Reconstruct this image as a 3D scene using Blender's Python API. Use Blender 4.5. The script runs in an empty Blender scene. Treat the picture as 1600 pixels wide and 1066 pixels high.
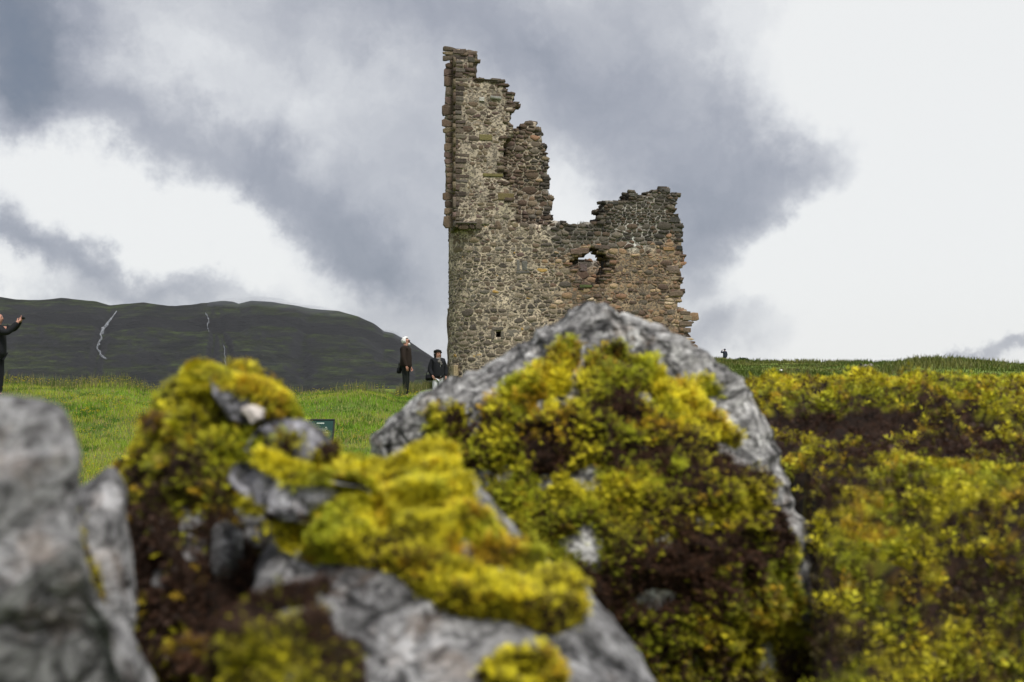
import bpy, bmesh, math, random
import numpy as np
from mathutils import Vector, Matrix

R = math.radians
rng = np.random.default_rng(7)
random.seed(7)
scene = bpy.context.scene
col = scene.collection

# ------------------------------------------------------------------ camera
CAMZ = 1.4
FPX = 1700.0                      # focal length in pixels of the 1600 px wide photograph
HOR = 590.0                       # row of the horizon
cam_data = bpy.data.cameras.new('camera')
cam = bpy.data.objects.new('camera', cam_data); col.objects.link(cam)
cam.location = (0, 0, CAMZ); cam.rotation_euler = (R(90), 0, 0)
cam_data.sensor_width = 36.0; cam_data.lens = 36.0*FPX/1600.0
cam_data.shift_y = (HOR-533.0)/1600.0
cam_data.clip_start = 0.02; cam_data.clip_end = 20000
cam_data.dof.use_dof = True
cam_data.dof.focus_distance = 36.0
cam_data.dof.aperture_fstop = 6.4
scene.camera = cam
scene.view_settings.view_transform = 'Standard'
scene.view_settings.look = 'None'
scene.view_settings.exposure = 1.1
scene.view_settings.gamma = 1.0
scene.view_settings.use_curve_mapping = False
scene.render.engine = 'CYCLES'
scene.cycles.use_denoising = True
scene.cycles.max_bounces = 6
scene.cycles.diffuse_bounces = 3
scene.cycles.transparent_max_bounces = 8

def ray(px, py):
    return np.array([(px-800.0)/FPX, 1.0, (HOR-py)/FPX])
def at(px, py, Y):
    p = ray(px, py)*Y
    return np.array([p[0], p[1], p[2]+CAMZ])

# ------------------------------------------------------------------ sky and sun
SUN_EL, SUN_AZ = 58.0, 150.0      # azimuth clockwise from +Y (the view direction); 150 = behind the camera, to its right
world = bpy.data.worlds.new('World'); scene.world = world
world.use_nodes = True
nt = world.node_tree; nt.nodes.clear()
def wn(t, **k):
    n = nt.nodes.new(t)
    for a, v in k.items(): setattr(n, a, v)
    return n
def wmath(op, a, b=None):
    n = wn('ShaderNodeMath', operation=op)
    for i, v in enumerate((a, b)):
        if v is None: continue
        if isinstance(v, (int, float)): n.inputs[i].default_value = v
        else: nt.links.new(v, n.inputs[i])
    return n.outputs[0]
tc = wn('ShaderNodeTexCoord')
wnz = wn('ShaderNodeTexNoise'); wnz.inputs['Scale'].default_value = 4.5; wnz.inputs['Detail'].default_value = 9; wnz.inputs['Roughness'].default_value = .62
nt.links.new(tc.outputs['Generated'], wnz.inputs['Vector'])
sub = wn('ShaderNodeVectorMath', operation='SUBTRACT'); sub.inputs[1].default_value = (.5, .5, .5)
nt.links.new(wnz.outputs['Color'], sub.inputs[0])
scl = wn('ShaderNodeVectorMath', operation='SCALE'); scl.inputs['Scale'].default_value = 0.25
nt.links.new(sub.outputs[0], scl.inputs[0])
wadd = wn('ShaderNodeVectorMath', operation='ADD')
nt.links.new(tc.outputs['Generated'], wadd.inputs[0]); nt.links.new(scl.outputs[0], wadd.inputs[1])
BLOBS = [  # px, py, rx, ry, tilt (down to the right), brightness
 (1560,160,330,330,0,.34),(1330,470,210,110,0,.26),(1170,190,150,120,0,-.22),(1310,235,75,48,0,-.19),
 (1140,340,75,90,10,-.13),(1160,505,130,40,0,-.21),(1130,430,80,60,0,-.08),(150,285,240,66,33,.34),(20,290,90,55,0,.16),(330,372,130,45,30,.15),(420,440,130,30,15,.08),
 (190,412,260,40,4,-.17),(-10,60,110,170,0,-.30),(25,190,60,60,0,-.20),(420,300,240,55,35,-.15),(610,350,130,120,0,-.05),
 (560,180,120,70,0,.03),(240,70,160,60,20,.04),(905,290,75,60,0,.17),(870,110,150,60,10,-.05),(660,40,260,80,0,-.11),(1000,70,140,80,0,-.02),
 (5,440,55,24,0,.22),(1545,545,75,18,0,-.30),(1600,400,60,30,0,-.14),(1245,355,80,40,-20,.18),(1280,100,90,90,0,.14),(680,480,70,90,0,.03),(1080,300,60,90,0,-.05),
]
acc = None
for (bx, by, rx, ry, tilt, amp) in BLOBS:
    d = ray(bx, by); d = d/np.linalg.norm(d)
    mp = wn('ShaderNodeMapping', vector_type='TEXTURE')
    mp.inputs['Location'].default_value = tuple(d)
    mp.inputs['Rotation'].default_value = (0, R(tilt), 0)
    mp.inputs['Scale'].default_value = (rx/FPX, .25, ry/FPX)
    nt.links.new(wadd.outputs[0], mp.inputs['Vector'])
    dt = wn('ShaderNodeVectorMath', operation='DOT_PRODUCT')
    nt.links.new(mp.outputs[0], dt.inputs[0]); nt.links.new(mp.outputs[0], dt.inputs[1])
    r4 = wmath('POWER', dt.outputs['Value'], 1.35)
    e = wmath('EXPONENT', wmath('MULTIPLY', r4, -0.75))
    e = wmath('MULTIPLY', e, amp)
    acc = e if acc is None else wmath('ADD', acc, e)
n2 = wn('ShaderNodeTexNoise'); n2.inputs['Scale'].default_value = 2.6; n2.inputs['Detail'].default_value = 9; n2.inputs['Roughness'].default_value = .56
n2.inputs['Distortion'].default_value = .35
nt.links.new(tc.outputs['Generated'], n2.inputs['Vector'])
n3 = wn('ShaderNodeTexNoise'); n3.inputs['Scale'].default_value = 11; n3.inputs['Detail'].default_value = 8; n3.inputs['Roughness'].default_value = .6
nt.links.new(wadd.outputs[0], n3.inputs['Vector'])
nn = wmath('ADD', wmath('MULTIPLY', wmath('SUBTRACT', n2.outputs['Fac'], .5), .24), wmath('MULTIPLY', wmath('SUBTRACT', n3.outputs['Fac'], .5), .22))
val = wmath('ADD', wmath('ADD', acc, nn), .80)
ramp = wn('ShaderNodeValToRGB'); ramp.color_ramp.interpolation = 'LINEAR'
els = ramp.color_ramp.elements
stops = [(.38,(.105,.155,.235)),(.56,(.235,.265,.325)),(.68,(.385,.408,.468)),(.78,(.545,.564,.61)),(.88,(.76,.775,.80)),(.96,(.87,.88,.885)),(1.0,(.89,.9,.9))]
els[0].position = stops[0][0]; els[0].color = (*stops[0][1], 1)
els[1].position = stops[-1][0]; els[1].color = (*stops[-1][1], 1)
for p_, c_ in stops[1:-1]:
    e_ = els.new(p_); e_.color = (*c_, 1)
nt.links.new(val, ramp.inputs['Fac'])
bgc = wn('ShaderNodeBackground'); bgc.inputs['Strength'].default_value = .467
nt.links.new(ramp.outputs['Color'], bgc.inputs['Color'])
skyt = wn('ShaderNodeTexSky', sky_type='NISHITA'); skyt.sun_disc = False
skyt.sun_elevation = R(SUN_EL); skyt.sun_rotation = R(SUN_AZ)
bgs = wn('ShaderNodeBackground'); bgs.inputs['Strength'].default_value = .05
nt.links.new(skyt.outputs[0], bgs.inputs['Color'])
mixw = wn('ShaderNodeMixShader'); mixw.inputs[0].default_value = .94
nt.links.new(bgs.outputs[0], mixw.inputs[1]); nt.links.new(bgc.outputs[0], mixw.inputs[2])
wo = wn('ShaderNodeOutputWorld'); nt.links.new(mixw.outputs[0], wo.inputs['Surface'])

sd = bpy.data.lights.new('sun', 'SUN'); sun = bpy.data.objects.new('sun', sd); col.objects.link(sun)
sd.energy = 1.5; sd.angle = R(12); sd.color = (1.0, .965, .90)
az, el = R(SUN_AZ), R(SUN_EL)
sdir = Vector((math.sin(az)*math.cos(el), math.cos(az)*math.cos(el), math.sin(el)))
sun.rotation_euler = sdir.to_track_quat('Z', 'Y').to_euler()
sun.location = (0, 0, 60)

# ------------------------------------------------------------------ numpy noise
def _hash(ix, iy, iz, seed):
    h = (ix.astype(np.int64)*374761393 + iy.astype(np.int64)*668265263 + iz.astype(np.int64)*2147483647 + seed*1274126177) & 0xFFFFFFFF
    h = ((h ^ (h >> 13))*1274126177) & 0xFFFFFFFF
    h = (h ^ (h >> 16)) & 0xFFFFFFFF
    return h.astype(np.float64)/4294967295.0
def vnoise(p, seed=0):
    p = np.asarray(p, float); i = np.floor(p).astype(np.int64); f = p-i; u = f*f*f*(f*(f*6-15)+10)
    r = 0
    for dx in (0, 1):
        wx = u[..., 0] if dx else 1-u[..., 0]
        for dy in (0, 1):
            wy = u[..., 1] if dy else 1-u[..., 1]
            for dz in (0, 1):
                wz = u[..., 2] if dz else 1-u[..., 2]
                r = r + wx*wy*wz*_hash(i[..., 0]+dx, i[..., 1]+dy, i[..., 2]+dz, seed)
    return r*2-1
def fbm(p, scale=1.0, octv=4, seed=0, rough=.5):
    p = np.asarray(p, float)*scale; a, s, t = 1.0, 0, 0
    for k in range(octv):
        s = s + a*vnoise(p*(2.03**k)+k*17.3, seed+k); t += a; a *= rough
    return s/t
def ridged(p, scale=1.0, octv=4, seed=0):
    p = np.asarray(p, float)*scale; a, s, t = 1.0, 0, 0
    for k in range(octv):
        s = s + a*(1-2*np.abs(vnoise(p*(2.03**k)+k*11.7, seed+k))); t += a; a *= .5
    return s/t
def sstep(a, b, x):
    t = np.clip((x-a)/(b-a), 0, 1); return t*t*(3-2*t)
def xyz(x, y, z=0):
    x, y, z = np.broadcast_arrays(x, y, z); return np.stack([x, y, z], -1).astype(float)
def inpoly(px, py, poly):
    px = np.asarray(px, float); py = np.asarray(py, float); r = np.zeros(px.shape, bool); n = len(poly)
    for k in range(n):
        x0, y0 = poly[k]; x1, y1 = poly[(k+1) % n]
        if y0 == y1: continue
        c = ((y0 > py) != (y1 > py)) & (px < (x1-x0)*(py-y0)/(y1-y0)+x0)
        r ^= c
    return r

# ------------------------------------------------------------------ objects
def tag(o, label=None, cat=None, group=None, kind=None):
    if label: o['label'] = label
    if cat: o['category'] = cat
    if group: o['group'] = group
    if kind: o['kind'] = kind
    return o
def empty(name, loc=(0, 0, 0), rz=0):
    o = bpy.data.objects.new(name, None); col.objects.link(o); o.location = loc; o.rotation_euler = (0, 0, rz); o.empty_display_size = .1
    return o
def mesh_np(name, V, F, mat, parent=None, colors=None, smooth=False, world=True):
    """F: (n,3) or (n,4) array, or a list of such arrays; colors: per-vertex rgb"""
    V = np.asarray(V, float)
    Fs = F if isinstance(F, list) else [F]
    Fs = [np.asarray(f, np.int32) for f in Fs if len(f)]
    me = bpy.data.meshes.new(name)
    me.vertices.add(len(V)); me.vertices.foreach_set('co', V.astype(np.float32).ravel())
    loops = np.concatenate([f.ravel() for f in Fs]); tot = np.concatenate([np.full(len(f), f.shape[1], np.int32) for f in Fs])
    start = np.concatenate([[0], np.cumsum(tot)[:-1]]).astype(np.int32)
    me.loops.add(len(loops)); me.loops.foreach_set('vertex_index', loops)
    me.polygons.add(len(tot)); me.polygons.foreach_set('loop_start', start); me.polygons.foreach_set('loop_total', tot)
    if smooth: me.polygons.foreach_set('use_smooth', np.ones(len(tot), bool))
    if colors is not None:
        at_ = me.color_attributes.new('tint', 'FLOAT_COLOR', 'POINT')
        c4 = np.ones((len(V), 4), np.float32); c4[:, :3] = colors; at_.data.foreach_set('color', c4.ravel())
    me.update(calc_edges=True); me.validate()
    if mat is not None: me.materials.append(mat)
    o = bpy.data.objects.new(name, me); col.objects.link(o)
    if parent is not None: o.parent = parent
    return o
def mesh_bm(name, bm, mat, parent=None, smooth=False):
    me = bpy.data.meshes.new(name); bm.to_mesh(me); bm.free()
    if mat is not None: me.materials.append(mat)
    if smooth:
        for p in me.polygons: p.use_smooth = True
    o = bpy.data.objects.new(name, me); col.objects.link(o)
    if parent is not None: o.parent = parent
    return o

# ------------------------------------------------------------------ materials
class MatB:
    def __init__(s, name):
        s.m = bpy.data.materials.new(name); s.m.use_nodes = True; s.t = s.m.node_tree; s.t.nodes.clear()
        s.b = s.n('ShaderNodeBsdfPrincipled'); s.o = s.n('ShaderNodeOutputMaterial'); s.l(s.b.outputs[0], s.o.inputs[0])
        s.b.inputs['Roughness'].default_value = .85
        s.b.inputs['Specular IOR Level'].default_value = .3
        s.tc = s.n('ShaderNodeTexCoord')
    def n(s, t, **k):
        x = s.t.nodes.new(t)
        for a, v in k.items(): setattr(x, a, v)
        return x
    def l(s, a, b): s.t.links.new(a, b)
    def noise(s, scale, detail=5, rough=.6, vec=None, stretch=None, dist=0):
        x = s.n('ShaderNodeTexNoise'); x.inputs['Scale'].default_value = scale; x.inputs['Detail'].default_value = detail; x.inputs['Roughness'].default_value = rough; x.inputs['Distortion'].default_value = dist
        v = vec or s.tc.outputs['Object']
        if stretch:
            mp = s.n('ShaderNodeMapping'); mp.inputs['Scale'].default_value = stretch; s.l(v, mp.inputs[0]); v = mp.outputs[0]
        s.l(v, x.inputs['Vector']); return x.outputs['Fac']
    def ramp(s, fac, stops):
        x = s.n('ShaderNodeValToRGB'); e = x.color_ramp.elements
        def c4(c): return (c, c, c, 1) if isinstance(c, (int, float)) else (*c, 1)
        e[0].position = stops[0][0]; e[0].color = c4(stops[0][1]); e[1].position = stops[-1][0]; e[1].color = c4(stops[-1][1])
        for p, c in stops[1:-1]:
            q = e.new(p); q.color = c4(c)
        s.l(fac, x.inputs[0]); return x.outputs[0]
    def mix(s, fac, a, b, mode='MIX'):
        x = s.n('ShaderNodeMix', data_type='RGBA', blend_type=mode)
        for i, v in ((0, fac), (6, a), (7, b)):
            if isinstance(v, (int, float)): x.inputs[i].default_value = v
            elif isinstance(v, tuple): x.inputs[i].default_value = (*v, 1)
            else: s.l(v, x.inputs[i])
        return x.outputs[2]
    def math(s, op, a, b):
        x = s.n('ShaderNodeMath', operation=op)
        for i, v in enumerate((a, b)):
            if isinstance(v, (int, float)): x.inputs[i].default_value = v
            else: s.l(v, x.inputs[i])
        return x.outputs[0]
    def attr(s):
        x = s.n('ShaderNodeAttribute', attribute_name='tint'); return x.outputs['Color']
    def color(s, c):
        if isinstance(c, tuple): s.b.inputs['Base Color'].default_value = (*c, 1)
        else: s.l(c, s.b.inputs['Base Color'])
    def bump(s, h, dist=.01, strength=1.0, prev=None):
        x = s.n('ShaderNodeBump'); x.inputs['Distance'].default_value = dist; x.inputs['Strength'].default_value = strength
        s.l(h, x.inputs['Height'])
        if prev is not None: s.l(prev, x.inputs['Normal'])
        s.l(x.outputs[0], s.b.inputs['Normal']); return x.outputs[0]
def plain(name, c, rough=.8, var=.25, scale=30, spec=.3):
    m = MatB(name); n = m.noise(scale, 4)
    m.color(m.mix(1.0, c, m.ramp(n, [(.3, 1-var), (.7, 1+var)]), 'MULTIPLY')); m.b.inputs['Roughness'].default_value = rough
    m.b.inputs['Specular IOR Level'].default_value = spec; m.bump(n, .004, .6)
    return m.m
# ================================================================== LAND
CREST = [(-1500,30,1.0),(-300,26,1.35),(-60,26,1.32),(60,26,602),(110,25,606),(150,25,604),(195,25,606),(225,26,614),(250,26,618),(400,28,618),(470,28,617),(510,27.5,612),(560,27,609),(600,27.5,614),
 (625,31,618),(700,46,603),(760,50,600),(1060,60,598),(1095,112,566),(1120,112,563),(1140,112,565),(1160,108,567),(1190,102,568),(1240,95,569),(1300,90,570),(1345,85,568),(1372,82,571),
 (1395,78,569),(1430,70,564),(1500,70,565),(1560,70,569),(1610,70,573),(1800,70,588),(2600,60,600),(5000,50,620)]
cb = np.array([c[0] for c in CREST], float); cd = np.array([c[1] for c in CREST], float)
cz = np.array([c[2] if c[2] < 10 else CAMZ+(HOR-c[2])/FPX*c[1] for c in CREST])
def base_h(x, y):
    yy = np.maximum(y, 1.0)
    b = np.clip(800+FPX*x/yy, -1500, 5000)
    D = np.interp(b, cb, cd); Z = np.interp(b, cb, cz)
    near = np.interp(yy, [1, 8, 14, 20, 26, 40], [.1, .1, .28, .62, .86, .95])
    t0 = np.where(D > 40, .35, .66)
    up = near*(1-sstep(t0, 1.0, yy/D)) + Z*sstep(t0, 1.0, yy/D)
    fall = np.clip(yy-D-np.where((b > 600) & (b < 1080), 8, 0), 0, None)
    h = np.where(yy <= D, up, Z) - np.minimum(fall**1.35*.045, 19)
    # castle stands on its own level knoll
    k = sstep(13, 7, np.hypot((x-2.0)/1.0, y-39.5)); h = h*(1-k)+.95*k
    return h
def land_h(x, y):
    x = np.asarray(x, float); y = np.asarray(y, float)
    h = base_h(x, y)
    d = np.hypot(x, y)
    h = h + fbm(xyz(x, y), .35, 3, 3)*.10*sstep(3, 14, d)*(1+sstep(50, 90, d)*1.4) + fbm(xyz(x, y), 2.2, 2, 5)*.022*sstep(3, 10, d)
    # knoll of the ruined dyke under the foreground boulders
    k = sstep(1.9, .2, np.abs(x-.25)/1.0)*sstep(4.6, 2.0, y)*sstep(-3, -.5, y)
    return h*(1-k) + np.maximum(h, .62)*k
def axis(a, b, n, p=3.0):
    t = np.linspace(-1, 1, n); s = np.sinh(t*p)/np.sinh(p)
    return np.where(s < 0, -s*a, s*b)
gx = axis(-420, 420, 460, 4.6); gy = np.concatenate([np.linspace(-60, 0, 14), np.linspace(.4, 40, 200), np.linspace(40.6, 130, 170), np.linspace(132, 420, 40)])
GX, GY = np.meshgrid(gx, gy); GZ = land_h(GX, GY)
V = xyz(GX, GY, GZ).reshape(-1, 3); nx_, ny_ = len(gx), len(gy)
def gridF(nx, ny, off=0):
    i = np.arange(nx-1)[None, :]; j = np.arange(ny-1)[:, None]; a = (j*nx+i).ravel()+off
    return np.stack([a, a+1, a+nx+1, a+nx], 1)
m = MatB('meadow'); 
n1 = m.noise(.5, 5); n2_ = m.noise(9, 5, .7); n3_ = m.noise(60, 4, .7)
c = m.ramp(n1, [(.35, (.13,.23,.022)), (.5, (.19,.29,.03)), (.66, (.26,.32,.045))])
c = m.mix(m.ramp(n2_, [(.42, 0.0), (.62, .55)]), c, (.12,.12,.035))
c = m.mix(1.0, c, m.ramp(n3_, [(.3, .5), (.7, 1.35)]), 'MULTIPLY')
m.color(c); nb = m.bump(n3_, .05, .8); m.bump(n2_, .12, .5, nb)
M_meadow = m.m
ground = mesh_np('ground', V, gridF(nx_, ny_), M_meadow, smooth=True); tag(ground, kind='structure')

# the loch far below the headland
m = MatB('loch'); m.color((.02,.03,.035)); m.b.inputs['Roughness'].default_value = .12; m.bump(m.noise(.6, 4), .2, .3)
L = 3000
water = mesh_np('water', [(-L,-L,-15),(L,-L,-15),(L,L,-15),(-L,L,-15)], np.array([[0,1,2,3]]), m.m); tag(water, kind='structure')

# far hills: a long flat-topped ridge across the loch
RID = [(-1400,620),(-1250,560),(-1050,490),(-900,456),(-400,455),(0,464),(25,468),(60,470),(95,466),(120,468),(150,471),(172,477),(200,475),(225,473),(245,476),(275,479),(300,476),(345,470),(365,472),(372,475),(392,470),
 (430,473),(470,479),(500,484),(530,487),(560,495),(585,506),(600,518),(615,521),(640,534),(665,551),(680,562),(700,575),(730,590),(790,604),(900,616),(1000,622)]
rb = np.array([r[0] for r in RID], float); rp = np.array([r[1] for r in RID], float)
HB = np.arange(-1400, 1001, 3.2); HD = np.concatenate([np.linspace(1080, 1640, 150), np.linspace(1650, 2400, 14)])
def hill_z(b, D):
    b = np.asarray(b, float); D = np.asarray(D, float)
    dr = 1600.0
    zr = CAMZ+(HOR-np.interp(b, rb, rp))/FPX*dr
    t = (D-1100)/(dr-1100)
    q = xyz(b*.008, D*.006, 0)
    t2 = t + .05*fbm(q, 1.0, 4, 21)*np.clip(t*(1-t)*4, 0, 1)
    pr = np.interp(t2, [-.1,0,.18,.40,.58,.70,.76,.80,.86,.92,1.0,1.2,2.6], [-.04,0,.10,.26,.44,.60,.64,.80,.83,.92,1.0,1.0,.7])
    z = -18+(zr+18)*pr
    w = np.clip(t*(1.02-t)*4, 0, 1)
    z = z + w*(ridged(xyz(b*.006, D*.011, 0), 1.0, 5, 31)*11 + fbm(xyz(b*.03, D*.03, 0), 1.0, 4, 33)*5)
    # gullies where the burns run
    for gb, gw in ((160, 9), (325, 6), (352, 5), (640, 12), (480, 14)):
        cx_ = gb + 10*np.sin(t*5+gb)
        z = z - w*7*np.exp(-((b-cx_)/gw)**2)
    return z
BB, DD = np.meshgrid(HB, HD); ZZ = hill_z(BB, DD)
ZZ = ZZ + np.where((DD > 1560), .9*fbm(xyz(BB*.05, DD*.0, 0), 1, 4, 41), 0)
Vh = xyz((BB-800)/FPX*DD, DD, ZZ).reshape(-1, 3)
m = MatB('moorland'); 
a = m.noise(.009, 8, .66, stretch=(1, .5, 5)); b_ = m.noise(.05, 8, .7, stretch=(1, .6, 4)); c_ = m.noise(.3, 6, .7)
cc = m.ramp(a, [(.34, (.012,.014,.015)), (.45, (.024,.028,.018)), (.54, (.050,.070,.018)), (.62, (.026,.025,.020)), (.72, (.050,.052,.050))])
cc = m.mix(m.ramp(b_, [(.45, 0.0), (.60, .8)]), cc, (.014,.016,.019))
cc = m.mix(m.ramp(b_, [(.30, .6), (.40, 0.0)]), cc, (.085,.085,.08))
st_ = m.noise(.022, 7, .7, stretch=(.8, .3, 11), dist=.4)
cc = m.mix(1.0, cc, m.ramp(st_, [(.34, .22), (.45, .62), (.55, .95), (.66, 1.9)]), 'MULTIPLY')  # strata, contrast raised so the colour carries the crags' relief shading
cc = m.mix(1.0, cc, m.ramp(c_, [(.3, .5), (.7, 1.15)]), 'MULTIPLY')
geo = m.n('ShaderNodeNewGeometry'); sx = m.n('ShaderNodeSeparateXYZ'); m.l(geo.outputs['Normal'], sx.inputs[0])
cc = m.mix(m.ramp(sx.outputs['Z'], [(.86, 1.0), (.955, 0.0)]), cc, m.mix(c_, (.012,.013,.015), (.035,.036,.038)))
m.color(cc); m.b.inputs['Roughness'].default_value = .95; nb = m.bump(c_, 2.0, .7); m.bump(b_, 9, .8, nb)
M_moor = m.m
hills = mesh_np('hills', Vh, gridF(len(HB), len(HD)), M_moor, smooth=True); tag(hills, kind='structure')

# burns falling down the hillside
m = MatB('white_water'); m.color(m.ramp(m.noise(.45, 6, .85), [(.44, (.05,.055,.06)), (.62, (.42,.44,.48))])); m.b.inputs['Roughness'].default_value = .5
M_fall = m.m
def hill_hit(px, py):
    D = np.linspace(1110, 1598, 500); z = hill_z(np.full(500, px), D); s = HOR-(z-CAMZ)/D*FPX
    k = np.nonzero(s <= py)[0]
    return D[k[0]] if len(k) else 1598.0
def burn(pts, label, seed):
    P, Wd = [], []
    for k in range(len(pts)-1):
        (x0, y0, w0), (x1, y1, w1) = pts[k], pts[k+1]
        n = max(3, int(abs(y1-y0)/1.0))
        for t in np.linspace(0, 1, n, endpoint=(k == len(pts)-2)):
            P.append((x0+(x1-x0)*t, y0+(y1-y0)*t)); Wd.append(w0+(w1-w0)*t)
    P = np.array(P); n = len(P)
    P[:, 0] += fbm(xyz(np.arange(n)*.22, 0, seed), 1, 4, seed)*4
    Ds = [hill_hit(*p) for p in P]
    V, F = [], []
    for k, (p, D, w) in enumerate(zip(P, Ds, Wd)):
        w = w*.8*(.45+.9*abs(float(vnoise(np.array([k*.4, seed, 0.5]), 3))))
        for q in (-1, -.3, .3, 1):
            b = p[0]+q*w/2; z = hill_z(b, D)+ (1.6 if abs(q) < 1 else -.3)
            V.append(((b-800)/FPX*(D-2), D-2, float(z)))
    for k in range(n-1):
        for q in range(3):
            a = k*4+q; F.append((a, a+1, a+5, a+4))
    o = mesh_np('waterfall', V, np.array(F), M_fall, smooth=True); tag(o, label, 'waterfall')
burn([(182,487,2.0),(177,492,2.4),(168,503,6),(160,520,6.5),(156,534,5),(152,547,4.5),(158,556,5.5),(168,562,4)], 'long white waterfall tumbling down the dark hillside on the left', 4)
burn([(322,490,1.6),(324,498,1.8),(327,504,2.4),(324,512,1.2),(325,520,1.0)], 'thin short white waterfall high on the hill above the mossy left stones', 9)
burn([(351,541,1.2),(352,552,1.2),(353,564,1.4),(354,572,1.0)], 'faint thread of white water low on the hill just beyond the mossy stone top', 12)

# thin wet air between here and the hills, and low cloud clinging to the ridge
def vol_mat(name, dens, colr=(.93,.95,1.0), aniso=.2):
    m = bpy.data.materials.new(name); m.use_nodes = True; t = m.node_tree; t.nodes.clear()
    v = t.nodes.new('ShaderNodeVolumePrincipled'); v.inputs['Color'].default_value = (*colr, 1); v.inputs['Density'].default_value = dens; v.inputs['Anisotropy'].default_value = aniso
    o = t.nodes.new('ShaderNodeOutputMaterial'); t.links.new(v.outputs[0], o.inputs['Volume']); return m
bm = bmesh.new(); bmesh.ops.create_cube(bm, size=1, matrix=Matrix.Translation((0, 0, 67)) @ Matrix.Diagonal((6100, 6100, 166, 1)))
haze = mesh_bm('haze', bm, vol_mat('haze_air', 2.8e-5)); tag(haze, kind='stuff')
M_mist = vol_mat('mist_air', .0045, (.60,.64,.72))
bm = bmesh.new()
for (px, py, w, h) in [(360,473,22,5),(385,471,40,6),(412,472,36,7),(440,476,34,6),(468,481,34,7),(498,486,30,6),(525,491,22,4),(604,519,16,5),(622,524,12,4)]:
    c = at(px, py+6, 1600); bmesh.ops.create_icosphere(bm, subdivisions=3, radius=1, matrix=Matrix.Translation(c) @ Matrix.Diagonal((w*.94*1.5, 60, h*1.6, 1)))
P = np.array([v.co[:] for v in bm.verts]); n = fbm(P, .02, 3, 91)
for v, k in zip(bm.verts, n): v.co.z += 6*k
mist = mesh_bm('mist', bm, M_mist); tag(mist, kind='stuff')
# ================================================================== THE RUINED TOWER
OX, OY = -1.95, 36.0
TH = R(9.0); CT, ST = math.cos(TH), math.sin(TH)
tower = empty('tower_ruin', (OX, OY, .95), TH)
tag(tower, 'tall roofless stone tower ruin with broken jagged walls behind the mossy boulders', 'castle ruin')
RT = 1.25                                 # radius of the round stair turret
LA = RT*math.pi/2
def px2u(px, py, v0=0.0):                 # photo pixel -> (u, z) on the wall plane v = v0
    a, b = (px-800.0)/FPX, (HOR-py)/FPX
    t = (v0 + (-OX*ST+OY*CT))/(-ST*a+CT)
    x, y, z = a*t-OX, t-OY, CAMZ+b*t
    return x*CT+y*ST, z-.95
def px2v(px, py, u0=0.0):                 # photo pixel -> (v, z) on the side plane u = u0
    a, b = (px-800.0)/FPX, (HOR-py)/FPX
    t = (u0+OX*CT+OY*ST)/(a*CT+ST)
    x, y, z = a*t-OX, t-OY, CAMZ+b*t
    return -x*ST+y*CT, z-.95
# wall surfaces: (s, z, h) -> local point, h = how far INTO the wall
def m_low(s, z, h):
    s = np.asarray(s, float); ang = math.pi + s/RT
    rr = RT-h
    cx_ = RT+np.cos(ang)*rr; cy_ = RT+np.sin(ang)*rr
    fu = RT+(s-LA); fv = 0+h
    c = s < LA
    return np.stack([np.where(c, cx_, fu), np.where(c, cy_, fv*np.ones_like(s)), z*np.ones_like(s)], -1)
def m_front(v0):
    return lambda s, z, h: np.stack(np.broadcast_arrays(np.asarray(s, float), v0+np.asarray(h, float), np.asarray(z, float)), -1)
def m_left(u0):
    return lambda s, z, h: np.stack(np.broadcast_arrays(u0+np.asarray(h, float), np.asarray(s, float), np.asarray(z, float)), -1)
def m_right(u0):
    return lambda s, z, h: np.stack(np.broadcast_arrays(u0-np.asarray(h, float), np.asarray(s, float), np.asarray(z, float)), -1)
def m_back(v0):
    return lambda s, z, h: np.stack(np.broadcast_arrays(np.asarray(s, float), v0-np.asarray(h, float), np.asarray(z, float)), -1)

Z350 = px2u(760, 352)[1]
OUT_RIGHT = [(730,352),(780,351),(820,350),(858,350),(862,347),(880,347),(884,350),(905,351),(921,349),(934,348),(937,341),(946,334),(944,325),(948,321),(949,316),(966,317),(985,314),(984,303),(994,302),(1000,307),
 (1010,306),(1018,302),(1017,297),(1030,296),(1044,294),(1047,302),(1057,304),(1056,316),(1050,322),(1053,330),(1050,337),(1059,342),(1063,352),(1060,358),(1066,360),(1063,372),(1062,380),(1066,386),
 (1064,396),(1067,402),(1065,412),(1060,418),(1062,432),(1065,440),(1064,452),(1067,458),(1066,463),(1061,470),(1059,478),(1066,483),(1066,487),(1078,486),(1080,500),(1081,510),(1079,513),(1080,520),
 (1070,522),(1066,526),(1072,530),(1074,545),(1076,620),(1076,720),(730,720)]
poly_low = [px2u(*p) for p in OUT_RIGHT]
HOLE = [(891,408),(896,399),(917,397),(917,385),(931,385),(937,388),(945,395),(951,402),(953,411),(950,421),(944,431),(940,441),(930,447),(906,449),(901,441),(900,425),(891,418)]
hole_low = [px2u(*p) for p in HOLE]
NICHES = [  # px rectangle, depth of the niche
 [(773,517),(782,517),(782,529),(773,529)], [(812.2,411),(814.6,411),(814.6,421),(812.2,421)]]
def s_of_u(u):  # front u on the round part -> s
    u = np.asarray(u, float)
    return np.where(u < RT, RT*(math.pi/2)-RT*np.arcsin(np.clip((RT-u)/RT, -1, 1)), LA+u-RT)
niches = []
for q in NICHES:
    p = [px2u(*a) for a in q]; niches.append([(float(s_of_u(a)), b) for a, b in p])
niches.append([(.30, px2u(706, 371)[1]), (.38, px2u(706, 371)[1]), (.38, px2u(706, 391)[1]), (.30, px2u(706, 391)[1])])
niches.append([(.20, px2u(703, 578)[1]), (.32, px2u(703, 578)[1]), (.32, -.2), (.20, -.2)])

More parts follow.
